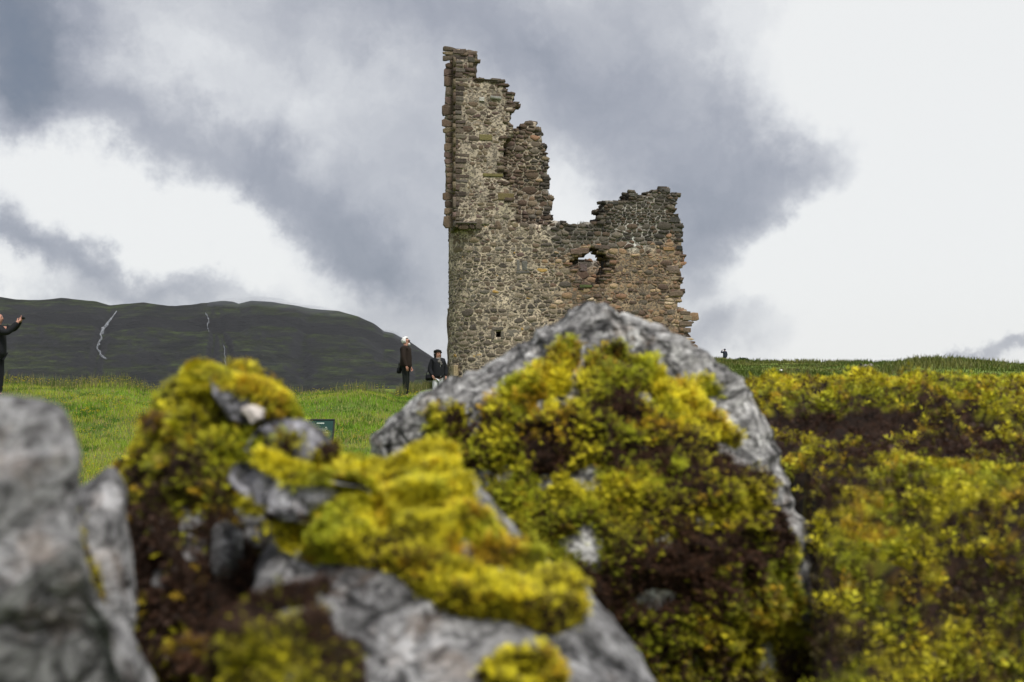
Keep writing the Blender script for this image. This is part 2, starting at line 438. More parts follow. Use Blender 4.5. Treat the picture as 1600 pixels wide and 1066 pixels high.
def in_low(s, z):
    s = np.asarray(s, float); z = np.asarray(z, float)
    a = (s < LA+.02) & (s > -2.6) & (z < Z350) & (z > -.3)
    u = RT+(s-LA)
    b = (s >= LA) & inpoly(u, z, poly_low) & (z > -.3) & ~inpoly(u, z, hole_low)
    return a | b
OUT_UP = [(707,352),(707,100),(706,84),(708,77),(717,78),(724,82),(730,82),(732,88),(738,89),(741,96),(738,101),(734,104),(736,112),(734,119),(741,123),(752,124),(765,126),(776,124),(786,126),(791,132),
 (787,137),(793,143),(800,147),(799,158),(804,163),(801,172),(796,178),(797,190),(800,198),(800,212),(797,216),(790,216),(788,226),(789,280),(797,288),(801,300),(806,330),(806,352)]
poly_up = [px2u(*p) for p in OUT_UP]
OUT_LEFT = [(709,352),(708,77),(703.5,98),(699,120),(696.6,145),(695.6,170),(696,200),(696.8,229),(697,300),(698,352)]
poly_left = [px2v(*p) for p in OUT_LEFT]
poly_left = [(max(min(a, 3.4), -.3), b) for a, b in poly_left]
OUT_STUB = [(788,360),(788,215),(803,213),(803,206),(812,204),(815,194),(826,193),(836,191),(838,200),(844,209),(848,220),(850,235),(853,246),(855,262),(855,285),(859,313),(858,330),(861,360)]
poly_stub = [px2u(p[0], p[1], 1.15) for p in OUT_STUB]
OUT_BACK = [(868,404),(884,401),(896,405),(905,406),(915,408),(922,406),(934,408),(948,405),(968,398),(985,390),(985,640),(868,640)]
V_BACK = 5.2
poly_back = [px2u(p[0], p[1], V_BACK) for p in OUT_BACK]
ub0, ub1 = .6, 7.7

def mask_poly(poly):
    return lambda s, z: inpoly(s, z, poly)

# intrinsic colours by place on the wall (lime wash, lichen, rust, soot of weather)
MORT = dict(low=(.45,.405,.335), tan=(.36,.28,.20), pale=(.62,.60,.57), dark=(.13,.125,.115), brown=(.27,.225,.18))
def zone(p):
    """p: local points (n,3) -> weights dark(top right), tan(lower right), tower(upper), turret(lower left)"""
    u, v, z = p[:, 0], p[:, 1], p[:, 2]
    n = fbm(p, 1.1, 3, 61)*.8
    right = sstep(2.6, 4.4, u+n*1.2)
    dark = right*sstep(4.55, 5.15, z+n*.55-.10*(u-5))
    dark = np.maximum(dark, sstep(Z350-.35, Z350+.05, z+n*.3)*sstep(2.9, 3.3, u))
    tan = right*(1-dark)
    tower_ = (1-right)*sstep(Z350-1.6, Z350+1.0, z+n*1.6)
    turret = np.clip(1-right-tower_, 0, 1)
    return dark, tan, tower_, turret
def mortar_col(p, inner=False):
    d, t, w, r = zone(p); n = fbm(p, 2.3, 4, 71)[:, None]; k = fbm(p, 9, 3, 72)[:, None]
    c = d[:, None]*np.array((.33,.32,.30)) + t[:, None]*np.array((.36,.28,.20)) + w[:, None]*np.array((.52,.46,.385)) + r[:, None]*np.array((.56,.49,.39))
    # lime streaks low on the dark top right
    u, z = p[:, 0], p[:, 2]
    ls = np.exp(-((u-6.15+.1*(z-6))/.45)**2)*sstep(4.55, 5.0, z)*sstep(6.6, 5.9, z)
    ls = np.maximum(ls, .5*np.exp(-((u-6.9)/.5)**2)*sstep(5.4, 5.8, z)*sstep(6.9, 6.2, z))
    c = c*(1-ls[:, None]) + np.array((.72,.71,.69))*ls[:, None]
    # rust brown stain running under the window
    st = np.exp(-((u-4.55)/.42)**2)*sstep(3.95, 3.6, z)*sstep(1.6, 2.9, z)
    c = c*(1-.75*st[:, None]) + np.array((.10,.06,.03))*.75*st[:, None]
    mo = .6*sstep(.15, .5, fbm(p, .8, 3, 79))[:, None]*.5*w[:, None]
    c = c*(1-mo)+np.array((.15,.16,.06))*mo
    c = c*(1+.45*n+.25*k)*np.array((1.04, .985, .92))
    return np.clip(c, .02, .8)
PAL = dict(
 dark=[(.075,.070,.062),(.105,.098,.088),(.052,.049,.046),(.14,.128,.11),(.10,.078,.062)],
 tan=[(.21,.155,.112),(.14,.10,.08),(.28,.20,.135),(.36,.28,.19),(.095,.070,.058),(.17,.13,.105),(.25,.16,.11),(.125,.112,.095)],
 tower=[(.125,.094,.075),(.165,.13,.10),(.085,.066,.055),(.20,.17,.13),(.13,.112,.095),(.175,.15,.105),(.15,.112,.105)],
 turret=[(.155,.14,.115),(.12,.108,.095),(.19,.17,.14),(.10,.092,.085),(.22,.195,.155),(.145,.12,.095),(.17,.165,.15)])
def stone_col(p, big):
    d, t, w, r = zone(p); out = np.zeros((len(p), 3))
    for i in range(len(p)):
        wts = np.array([d[i], t[i], w[i], r[i]])+1e-3; k = rng.choice(4, p=wts/wts.sum())
        pal = PAL[['dark', 'tan', 'tower', 'turret'][k]]; c = np.array(pal[rng.integers(len(pal))])
        if k == 1 and rng.random() < .12 and p[i, 2] < 3.4: c = np.array((.46,.39,.30))
        if k == 3 and rng.random() < .03: c = np.array((.36,.25,.09))
        if k == 2 and rng.random() > .15: c = c*.95
        out[i] = c*rng.uniform(.78, 1.22)*np.array((1.10, 1.0, .90))
    return out

def voronoi_cells(P, Wt, aniso, maxn=22):
    Q = P.copy(); Q[:, 1] *= aniso
    cell = .5; buckets = {}
    for i, q in enumerate(Q): buckets.setdefault((int(q[0]//cell), int(q[1]//cell)), []).append(i)
    res = []
    for i, q in enumerate(Q):
        bx, by = int(q[0]//cell), int(q[1]//cell)
        nb = [j for dx in (-1, 0, 1) for dy in (-1, 0, 1) for j in buckets.get((bx+dx, by+dy), ()) if j != i]
        if not nb: res.append(None); continue
        nb = np.array(nb); dd = Q[nb]-q; d2 = (dd**2).sum(1); o = np.argsort(d2)[:maxn]
        poly = [(-.45, -.45), (.45, -.45), (.45, .45), (-.45, .45)]
        for j in o:
            nx, ny = dd[j]; L2 = d2[j]
            if L2 < 1e-6: continue
            c = (L2+Wt[i]-Wt[nb[j]])/2.0
            out = []
            n = len(poly)
            for k in range(n):
                a, b = poly[k], poly[(k+1) % n]; da = a[0]*nx+a[1]*ny-c; db = b[0]*nx+b[1]*ny-c
                if da <= 0: out.append(a)
                if (da < 0) != (db < 0) and da != db:
                    t = da/(da-db); out.append((a[0]+(b[0]-a[0])*t, a[1]+(b[1]-a[1])*t))
            poly = out
            if len(poly) < 3: break
        if len(poly) < 3: res.append(None); continue
        pl = np.array(poly); res.append((pl+q)/np.array([1, aniso]))
    return res

STONES = []      # (area, verts, quads, tris, colour, centre)
def make_stone(poly, mapf, proud, color, gap, rough_=.012):
    c = poly.mean(0)
    x, y = poly[:, 0], poly[:, 1]; area = .5*abs(np.dot(x, np.roll(y, -1))-np.dot(y, np.roll(x, -1)))
    if area < .0025: return
    size = math.sqrt(area)
    # chamfer the corners, drop very short edges, cap at 9 corners
    pts = []
    n = len(poly)
    for k in range(n):
        a, b = poly[k], poly[(k+1) % n]
        e = np.linalg.norm(b-a)
        if e < .25*size: pts.append((a+b)/2)
        else: pts += [a+(b-a)*.2, a+(b-a)*.8]
    pts = np.array(pts)
    while len(pts) > 9:
        e = np.linalg.norm(np.roll(pts, -1, 0)-pts, axis=1); k = int(e.argmin()); j = (k+1) % len(pts)
        pts[k] = (pts[k]+pts[j])/2; pts = np.delete(pts, j, 0)
    d = pts-c; r = np.linalg.norm(d, axis=1, keepdims=True)
    lim = 1.7*np.median(r); d = d*np.minimum(1, lim/np.maximum(r, 1e-6)); r = np.minimum(r, lim)
    pts = c+d*np.clip(1-gap/np.maximum(r, 1e-4), .35, 1)
    pts += rng.normal(0, size*.025, pts.shape)
    n = len(pts); tilt = rng.normal(0, .05, 2)
    def H(q, h): return h+(q-c)@tilt
    mid = c+(pts-c)*1.0; top = c+(pts-c)*rng.uniform(.78, .90)
    V = np.concatenate([mapf(pts[:, 0], pts[:, 1], np.full(n, .06)),
                        mapf(mid[:, 0], mid[:, 1], -H(mid, proud*.62)+rng.normal(0, .004, n)),
                        mapf(top[:, 0], top[:, 1], -H(top, proud)+rng.normal(0, .006, n)),
                        mapf(c[None, 0], c[None, 1], np.array([-proud-rng.uniform(-.004, .006)]))])
    k = np.arange(n); k2 = (k+1) % n
    quads = np.concatenate([np.stack([k, k2, n+k2, n+k], 1), np.stack([n+k, n+k2, 2*n+k2, 2*n+k], 1)])
    tris = np.stack([2*n+k, 2*n+k2, np.full(n, 3*n)], 1)
    STONES.append((area, V, quads, tris, color, V[-1]))
def lay_stones(mapf, mask, sr, zr, size=(.17, .115), gapf=None, proudf=None, special=(), skip=None, aniso=1.75, trim=None):
    S, W_ = [], []
    z = zr[0]
    while z < zr[1]:
        h = rng.choice([.065, .10, .145, .21], p=[.26, .32, .26, .16])*size[1]/.115
        s = sr[0]+rng.uniform(0, .2)
        while s < sr[1]:
            w = rng.choice([.45, .8, 1.25, 2.0, 3.1], p=[.2, .28, .27, .16, .09])*size[0]*rng.uniform(.8, 1.2)*(.7+.4*h/.11)
            S.append((s+w/2+rng.normal(0, .012), z+h/2+rng.normal(0, h*.16))); W_.append(((w+h*aniso)/4)**2*rng.uniform(.7, 1.25))
            s += w
        z += h
    for (a, b, w) in special: S.append((a, b)); W_.append(w)
    P = np.array(S); W_ = np.array(W_)
    cells = voronoi_cells(P, W_, aniso)
    ok = mask(P[:, 0], P[:, 1])
    idx = [i for i in range(len(P)) if ok[i] and cells[i] is not None]
    if skip is not None: idx = [i for i in idx if not skip(P[i, 0], P[i, 1])]
    C = np.array([mapf(np.array([P[i, 0]]), np.array([P[i, 1]]), np.zeros(1))[0] for i in idx])
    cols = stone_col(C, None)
    for i, c, cl in zip(idx, C, cols):
        g = gapf(c) if gapf else .012
        pr = (proudf(c) if proudf else .03)*rng.uniform(.4, 1.5)
        cen = cells[i].mean(0)
        # keep cells near the ragged edge from sticking out as thin slivers
        if trim is not None:
            c_ = cells[i]; q = trim(c_[:, 0], c_[:, 1])
            if q.any():
                if q.mean() > .6: continue
                cells[i] = np.array([cen+(a-cen)*.55 if b else a for a, b in zip(c_, q)])
        make_stone(cells[i], mapf, pr, cl, g*rng.uniform(.6, 1.5))

def core(mapf, mask, sr, zr, thick, cell=.105, niche=(), name='mortar_core', rim=True, rimsize=.24, front_noise=.016, seed=0, rim_dir=(1,1,1,1), rim_skip=None):
    s = np.arange(sr[0], sr[1]+cell, cell); z = np.arange(zr[0], zr[1]+cell, cell)
    ns, nz = len(s)-1, len(z)-1
    sc, zc = np.meshgrid((s[:-1]+s[1:])/2, (z[:-1]+z[1:])/2)
    ins = mask(sc, zc)
    dep = np.where(ins, 0.0, 9.0)
    for q in niche: dep[inpoly(sc, zc, q) & ins] = .55
    V, F, index = [], [], {}
    def vid(i, j, h):
        k = (i, j, round(h, 3))
        if k not in index:
            index[k] = len(V); V.append((s[i], z[j], h))
        return index[k]
    rims = []
    for j in range(nz):
        for i in range(ns):
            if dep[j, i] > 5: continue
            f = dep[j, i]
            F.append((vid(i, j, f), vid(i+1, j, f), vid(i+1, j+1, f), vid(i, j+1, f)))
            F.append((vid(i, j, thick), vid(i, j+1, thick), vid(i+1, j+1, thick), vid(i+1, j, thick)))
            for di, dj, a, b, k in ((1, 0, (i+1, j), (i+1, j+1), 0), (-1, 0, (i, j+1), (i, j), 1), (0, 1, (i+1, j+1), (i, j+1), 2), (0, -1, (i, j), (i+1, j), 3)):
                ii, jj = i+di, j+dj
                g = dep[jj, ii] if (0 <= ii < ns and 0 <= jj < nz) else 9.0
                if g <= f: continue
                gg = min(g, thick)
                hs = [f, gg] if gg-f < .3 else list(np.linspace(f, gg, int(round((gg-f)/.28))+1))
                for h0, h1 in zip(hs[:-1], hs[1:]):
                    F.append((vid(*a, h0), vid(*a, h1), vid(*b, h1), vid(*b, h0)))
                if g > 5: rims.append(((s[a[0]]+s[b[0]])/2, (z[a[1]]+z[b[1]])/2, k))
    V = np.array(V)
    L = mapf(V[:, 0], V[:, 1], V[:, 2])
    jit = np.stack([fbm(L, 7, 3, 81+seed), fbm(L, 7, 3, 91+seed), fbm(L, 7, 3, 95+seed)], -1)
    fr = (V[:, 2] < .01)[:, None]
    L2 = L + jit*np.where(fr, front_noise*1.2, .075)
    zd, zt, zw, zr_ = zone(L); flush = (.012*zw+.010*zt+.004*zr_)*(1.0 if front_noise > .01 else -1.0)
    hpush = -.020*fbm(L, 3.1, 3, 99)
    L2 = np.where(fr, mapf(V[:, 0]+jit[:, 0]*.05, V[:, 1]+jit[:, 2]*.05, V[:, 2]+hpush-.006-flush), L2)
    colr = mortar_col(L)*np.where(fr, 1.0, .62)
    colr = np.where(V[:, 2:3] > .01, colr*np.array((.42,.38,.35)), colr)  # recesses and inner faces darkened in colour to stand for shade
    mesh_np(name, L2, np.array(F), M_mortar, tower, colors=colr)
    if rim:
        for (a, b, k) in rims:
            if not rim_dir[k] or rng.random() > .62 or (rim_skip and rim_skip(a, b, k)): continue
            for h in np.arange(.02, thick-.05, rimsize):
                if rng.random() < .25 and h > .1: continue
                L_ = rng.uniform(.6, 1.5)*rimsize; H_ = rng.uniform(.45, .95)*rimsize*.62; W2 = rng.uniform(.7, 1.15)*rimsize
                box = np.array([(x, y, w) for x in (-.5, .5) for y in (-.5, .5) for w in (-.5, .5)])*np.array([L_, H_, W2])
                box[:, 0] *= 1+rng.normal(0, .12, 8); box += rng.normal(0, .014, box.shape)
                cs = a+(rng.normal(-.09, .035) if k == 0 else rng.normal(.09, .035) if k == 1 else rng.normal(0, .04))
                czz = b+(-H_*.25 if k == 2 else H_*.3 if k == 3 else rng.normal(0, .04))
                ch = h+W2/2-rng.uniform(.02, .07)*(h < .1)
                Vb = mapf(box[:, 0]+cs, box[:, 1]+czz, box[:, 2]+ch)
                q = np.array([(0,1,3,2),(4,6,7,5),(0,4,5,1),(2,3,7,6),(0,2,6,4),(1,5,7,3)])
                cc_ = stone_col(Vb.mean(0)[None], None)[0]*.8
                RIMS.append((Vb, q, cc_))
RIMS = []

m = MatB('mortar'); t_ = m.attr(); nA = m.noise(38, 6, .75); nB = m.noise(7, 5, .65)
vo = m.n('ShaderNodeTexVoronoi', feature='F1'); vo.inputs['Scale'].default_value = 17; m.l(m.tc.outputs['Object'], vo.inputs['Vector'])
vo2 = m.n('ShaderNodeTexVoronoi', feature='DISTANCE_TO_EDGE'); vo2.inputs['Scale'].default_value = 17; m.l(m.tc.outputs['Object'], vo2.inputs['Vector'])
sep = m.n('ShaderNodeSeparateColor'); m.l(vo.outputs['Color'], sep.inputs[0])
peb = m.math('MULTIPLY', m.ramp(vo2.outputs['Distance'], [(.04, 0), (.10, 1)]), m.ramp(sep.outputs[0], [(.40, 0.0), (.44, 1.0)]))
c = m.mix(m.math('MULTIPLY', peb, .8), t_, m.mix(sep.outputs[1], (.09,.08,.07), (.19,.165,.135)))
c = m.mix(1.0, c, m.ramp(nA, [(.3, .62), (.7, 1.3)]), 'MULTIPLY'); c = m.mix(1.0, c, m.ramp(nB, [(.3, .7), (.68, 1.22)]), 'MULTIPLY')
m.color(c); m.b.inputs['Roughness'].default_value = .95; nb = m.bump(nA, .03, .9); m.bump(peb, .03, .7, nb)
M_mortar = m.m
m = MatB('rubble_stone'); t_ = m.attr(); nA = m.noise(24, 7, .7); nB = m.noise(5, 5, .65); nC = m.noise(70, 3, .7)
lich = m.noise(11, 6, .75, dist=.6)
c = m.mix(1.0, t_, m.ramp(nA, [(.28, .55), (.72, 1.5)]), 'MULTIPLY')
c = m.mix(m.ramp(lich, [(.60, 0.0), (.68, .55)]), c, (.36,.345,.30))
c = m.mix(m.ramp(nB, [(.28, .5), (.42, 0.0)]), c, (.05,.045,.035))
m.color(c); m.b.inputs['Roughness'].default_value = .9; nb = m.bump(nA, .035, .9); m.bump(nC, .01, .8, nb)
M_stone = m.m

# --- cores
core(m_low, in_low, (-2.6, LA+6.6), (-.3, 6.9), 1.05, niche=niches, seed=1, rim_skip=lambda a, b, k: k == 2 and b > Z350-.35 and a < LA+2.1)
core(m_front(0.0), mask_poly(poly_up), (-.1, 2.2), (Z350-.2, 11.6), .85, seed=2, rim_dir=(1,0,1,0))
core(m_left(0.0), mask_poly(poly_left), (0.02, 3.2), (Z350-.1, 11.4), .80, seed=3, rim_dir=(0,0,0,0))
core(m_front(1.15), mask_poly(poly_stub), (1.3, 3.6), (Z350-1.4, 9.4), .8, seed=4)
core(m_front(V_BACK), mask_poly(poly_back), (2.8, 6.6), (-.2, 5.2), .9, seed=5, cell=.14, rimsize=.16)
# the rest of the shell, behind: right return wall, the back wall's outer run and the rear left wall (plain, broken down)
def lowtop(z0, amp, f, seed):
    return lambda s, z: (z < z0+amp*fbm(xyz(s*f, 0, seed), 1, 3, seed)) & (z > -.3)
core(m_right(7.95), lambda s, z: lowtop(3.2, 1.2, .8, 51)(s, z) & (s > 1.0) & (s < 6.1), (1.0, 6.1), (-.3, 4.6), .9, seed=6, cell=.16)
core(m_back(6.1), lambda s, z: lowtop(3.0, .6, .8, 53)(s, z), (.4, 7.9), (-.3, 4.4), .35, seed=7, cell=.18, rim=False)

# --- stones
def gap_f(c):
    d, t, w, r = [float(a[0]) for a in zone(c[None])]
    return .014*d+.013*t+.014*w+.023*r
def proud_f(c):
    d, t, w, r = [float(a[0]) for a in zone(c[None])]
    return .038*d+.026*t+.020*w+.020*r
def near_niche(s, z):
    for q in niches:
        a = np.array(q)
        if a[:, 0].min()-.07 < s < a[:, 0].max()+.07 and a[:, 1].min()-.07 < z < a[:, 1].max()+.06: return True
    return False
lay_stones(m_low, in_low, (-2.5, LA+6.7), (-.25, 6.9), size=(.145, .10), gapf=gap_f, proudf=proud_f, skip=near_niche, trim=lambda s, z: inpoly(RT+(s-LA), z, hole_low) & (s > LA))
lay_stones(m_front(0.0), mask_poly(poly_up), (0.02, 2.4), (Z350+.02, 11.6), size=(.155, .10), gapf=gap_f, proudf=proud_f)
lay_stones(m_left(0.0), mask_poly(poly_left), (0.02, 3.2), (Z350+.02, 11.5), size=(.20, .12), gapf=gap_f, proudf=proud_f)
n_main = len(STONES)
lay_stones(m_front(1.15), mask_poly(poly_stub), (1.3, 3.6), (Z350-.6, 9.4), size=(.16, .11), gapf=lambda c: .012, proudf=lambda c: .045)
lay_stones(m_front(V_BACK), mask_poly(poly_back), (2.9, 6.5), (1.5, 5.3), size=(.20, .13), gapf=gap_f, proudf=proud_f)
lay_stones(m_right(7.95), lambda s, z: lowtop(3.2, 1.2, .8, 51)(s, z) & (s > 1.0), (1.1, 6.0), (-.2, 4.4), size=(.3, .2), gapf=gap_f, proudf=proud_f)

# --- big named blocks: lintels, quoins, corbels, sills: (px rectangle, plane v, thickness, proud, colour)
def block(name, x0, y0, x1, y1, v0=0.0, thick=.3, proud=.05, c=(.15,.12,.1), skew=0.0, mapf=None):
    u0, z1 = px2u(x0, y0, v0); u1, z0 = px2u(x1, y1, v0)
    bm = bmesh.new(); bmesh.ops.create_cube(bm, size=1)
    for v in bm.verts:
        x = (u0+u1)/2+v.co.x*(u1-u0); z = (z0+z1)/2+v.co.z*(z1-z0)+skew*v.co.x
        y = v0-proud+(v.co.y+.5)*(thick+proud); v.co = (x, y, z)
    bmesh.ops.bevel(bm, geom=bm.edges[:], offset=.018, segments=1, affect='EDGES')
    for v in bm.verts: v.co += Vector(rng.normal(0, .007, 3))
    o = mesh_bm(name, bm, M_stone, tower)
    ca = o.data.color_attributes.new('tint', 'FLOAT_COLOR', 'POINT')
    for d_ in ca.data: d_.color = (*c, 1)
    return o
block('lintel_or_shade_block', 891, 388.5, 919.5, 397.5, thick=.40, proud=.07, c=(.17,.115,.09), skew=.05)
block('lintel_or_shade_block', 929, 383, 953, 390, thick=.40, proud=.05, c=(.12,.09,.075), skew=-.03)
block('lintel_or_shade_block', 888, 399, 904, 412, v0=.45, thick=.5, proud=0, c=(.035,.03,.025), skew=.03)  # added near-black block standing for the shade inside the opening
block('jamb_shade', 946, 400, 953, 425, v0=.30, thick=.7, proud=0, c=(.045,.038,.03), skew=0)  # coloured near-black, the shade of the opening painted on
block('sill', 905, 445, 925, 450, thick=.5, proud=.06, c=(.09,.11,.04))
block('quoin', 905.5, 412, 917, 424, v0=V_BACK-.0, thick=.3, proud=.04, c=(.17,.13,.12))
for (x0, y0, x1, y1, c_) in [(807,407,812,423,(.16,.15,.135)),(815,408,824,423,(.15,.145,.13)),(806,423.5,827,427.5,(.13,.12,.105))]:
    block('window_surround', x0, y0, x1, y1, thick=.25, proud=.035, c=c_)
for (x0, y0, x1, y1, c_) in [(767,516,772.5,530,(.15,.13,.11)),(782.5,518,787,530,(.17,.15,.12)),(768,511,786,516.5,(.14,.12,.10)),(770,530,786,534,(.19,.17,.12))]:
    block('window_surround', x0, y0, x1, y1, thick=.25, proud=.035, c=c_)
# corbelled ledge where the square cap-house oversails the round turret
for k, (x0, y0, x1, y1, v_, c_) in enumerate([(709,346,745,350.5,-.02,(.14,.12,.10)),(713,351,741,355,.10,(.11,.095,.08)),(717,355.5,733,359,.26,(.10,.085,.07))]):
    block('corbel', x0, y0, x1, y1, v0=v_, thick=.9, proud=.06, c=c_, skew=.01)
# quoins up the corner of the cap house
y = 345
while y > 84:
    h = rng.uniform(5.5, 9.5); w = rng.choice([10, 15, 20, 24])
    block('quoin', 707.8, y-h+.8, 707.8+w*rng.uniform(.8, 1.1), y, thick=.3+.2*rng.random(), proud=.03+rng.uniform(0, .025), c=tuple(np.array(PAL['tower'][rng.integers(5)])*rng.uniform(.75, 1.15)))
    y -= h
# ragged quoins down the right hand edge
for (x0, y0, x1, y1) in [(1030,294,1047,301),(984,302,996,308),(949,315,966,321),(1047,304,1058,315),(1046,338,1060,348),(1050,357,1066,363),(1056,384,1066,391),(1044,420,1062,428),(1048,432,1065,438),
    (1045,455,1067,463),(1062,486,1078,492),(1066,493,1080,501),(1061,502,1081,510),(1060,512,1079,520),(1056,530,1073,538)]:
    block('quoin', x0, y0, x1, y1, thick=rng.uniform(.4, .8), proud=.05, c=tuple(np.array(PAL['dark' if y0 < 400 else 'tan'][rng.integers(4)])*.8), skew=rng.normal(0, .02))
block('quoin', 731, 89, 741.5, 98, thick=.7, proud=.06, c=(.09,.08,.065), skew=-.05)
block('quoin', 742, 123.5, 778, 126.5, thick=.6, proud=.08, c=(.22,.2,.17), skew=-.02)
block('quoin', 748, 152, 757, 159, thick=.2, proud=.06, c=(.5,.48,.44)); block('quoin', 766, 151, 783, 156, thick=.2, proud=.09, c=(.36,.35,.32), skew=-.03)
block('quoin', 749, 210, 769, 220, thick=.2, proud=.045, c=(.20,.17,.075)); block('quoin', 754, 271, 786, 277, thick=.2, proud=.045, c=(.18,.155,.06))
block('quoin', 778, 302, 803, 313, thick=.2, proud=.045, c=(.17,.135,.06))
block('quoin', 1041, 415, 1060, 424, thick=.3, proud=.05, c=(.20,.15,.12)); block('quoin', 1036, 386, 1053, 392, thick=.2, proud=.05, c=(.33,.20,.10))
block('quoin', 708, 571, 716, 588, v0=.35, thick=.5, proud=.05, c=(.36,.28,.17))

# the 300 stones that show largest are parts; the rest of the rubble is one joined mass
order = sorted(range(len(STONES)), key=lambda i: -(STONES[i][0]*(1 if i < n_main else .3)))
big = set(order[:300])
def stone_mesh(name, items, kind=None):
    V, Q, T, C, off = [], [], [], [], 0
    for (V0, Q0, T0, c0) in items:
        V.append(V0); Q.append(Q0+off); off += len(V0)
        if T0 is not None: T.append(T0+off-len(V0))
        C.append(np.repeat(np.asarray(c0)[None], len(V0), 0))
    o = mesh_np(name, np.concatenate(V), [np.concatenate(Q)]+([np.concatenate(T)] if T else []), M_stone, tower, colors=np.concatenate(C))
    if kind: tag(o, kind=kind)
    return o
for i in order[:300]:
    a, V0, Q0, T0, c0, cen = STONES[i]; stone_mesh('stone', [(V0, Q0, T0, c0)])
rest = [(STONES[i][1], STONES[i][2], STONES[i][3], STONES[i][4]) for i in order[300:]] + [(V0, Q0, None, c0) for (V0, Q0, c0) in RIMS]
stone_mesh('rubble', rest, 'stuff')
print('stones', len(STONES), 'rims', len(RIMS))

# weeds growing on the wall heads
def sprigs(P, hmin, hmax, n, spread, color, seed, w=.012):
    r = np.random.default_rng(seed); V, F, C = [], [], []
    for p in P:
        for k in range(n):
            b = np.array(p)+np.array([r.normal(0, spread), r.normal(0, spread), 0]); h = r.uniform(hmin, hmax)
            a = r.uniform(0, 6.28); lean = np.array([math.cos(a), math.sin(a), 0])*h*r.uniform(.1, .6)
            s_ = np.array([-math.sin(a+1), math.cos(a+1), 0])*w
            o_ = len(V); V += [b-s_, b+s_, b+lean*.4+np.array([0, 0, h*.6])+s_*.7, b+lean*.4+np.array([0, 0, h*.6])-s_*.7, b+lean+np.array([0, 0, h])]
            F += [(o_, o_+1, o_+2), (o_, o_+2, o_+3), (o_+3, o_+2, o_+4)]; C += [np.array(color)*r.uniform(.6, 1.4)]*5
    return V, F, C
# ================================================================== VEGETATION MATERIALS
def leafmat(name, trans=.35, rough=.6, var=(.6, 1.4), scale=8):
    m = MatB(name); t = m.attr(); n = m.noise(scale, 4, .65)
    c = m.mix(1.0, t, m.ramp(n, [(.3, var[0]), (.7, var[1])]), 'MULTIPLY'); m.color(c)
    m.b.inputs['Roughness'].default_value = rough; m.b.inputs['Specular IOR Level'].default_value = .25
    tr = m.n('ShaderNodeBsdfTranslucent'); m.l(c, tr.inputs[0]); mx = m.n('ShaderNodeMixShader'); mx.inputs[0].default_value = trans
    m.l(m.b.outputs[0], mx.inputs[1]); m.l(tr.outputs[0], mx.inputs[2]); m.l(mx.outputs[0], m.o.inputs[0])
    return m.m
M_grass = leafmat('grass_blade', .35, .55, (.75, 1.25), 3)
M_weed = leafmat('weed', .3)
def weeds(px, py, v0, label, n=26, h=(.08, .26), spread=.07, color=(.16,.15,.07)):
    u, z = px2u(px, py, v0); x = OX+u*CT-(v0+.3)*ST; y = OY+u*ST+(v0+.3)*CT; z += .95
    V, F, C = sprigs([(x, y, z-.06)], h[0], h[1], n, spread, color, int(px))
    o = mesh_np('weed_tuft', V, np.array(F), M_weed, colors=np.array(C)); tag(o, label, 'plant')
weeds(912, 350, 0, 'dry grass tuft on the low wall head above the broken window', 60, (.08, .22), .09)
weeds(862, 349, 0, 'small weed on the wall head beside the inner tower stub', 22)
weeds(857, 300, 1.15, 'tiny weed sprouting from the right edge of the inner tower stub', 14, (.05, .14), .04)
weeds(1064, 345, 0, 'wispy weed high on the right edge of the ruin', 14, (.08, .2), .05)
weeds(1090, 545, 0, 'wispy plant stalk at the foot of the ruin right corner', 14, (.1, .3), .05)

# blades of grass: one mass
def blades(name, X, Y, H, Wd, C, mat, seed, lean=.45, seg=2, kind='stuff'):
    r = np.random.default_rng(seed); n = len(X)
    Z = land_h(X, Y)-.01
    a = r.uniform(0, 2*np.pi, n); d = np.stack([np.cos(a), np.sin(a), 0*a], -1); fa = r.uniform(0, 2*np.pi, n)
    s = np.stack([np.cos(fa), np.sin(fa)*.4, 0*a], -1)*Wd[:, None]
    B = np.stack([X, Y, Z], -1); l = (H*r.uniform(.1, lean, n))[:, None]*d
    up = np.stack([0*a, 0*a, H], -1)
    M1 = B+l*.3+up*.55; T = B+l+up*.97
    V = np.stack([B-s, B+s, M1+s*.75, M1-s*.75, T], 1).reshape(-1, 3)
    k = np.arange(n)*5
    Q = np.stack([k, k+1, k+2, k+3], 1); Tt = np.stack([k+3, k+2, k+4], 1)
    o = mesh_np(name, V, [Q, Tt], mat, colors=np.repeat(C, 5, 0)); return o
def scatter(n, pxr, dr, seed, pw=1.0):
    r = np.random.default_rng(seed)
    b = r.uniform(pxr[0], pxr[1], n); d = dr[0]+(dr[1]-dr[0])*r.uniform(0, 1, n)**pw
    return (b-800)/FPX*d, d, r
def gcol(X, Y, r, dry=.2):
    n = fbm(xyz(X, Y), .5, 3, 201); n2 = fbm(xyz(X, Y), 2.5, 3, 203)
    g = np.array((.22,.36,.03)); y_ = np.array((.38,.44,.05)); dk = np.array((.12,.24,.02)); st = np.array((.40,.34,.13))
    w = sstep(-.2, .25, n)[:, None]; c = g*(1-w)+y_*w
    w = sstep(.02, .32, n2)[:, None]; c = c*(1-w)+dk*.8*w
    q = (r.random(len(X)) < dry*(1+n*1.2))[:, None]
    return np.where(q, st, c)*r.uniform(.7, 1.3, len(X))[:, None]
sets = []
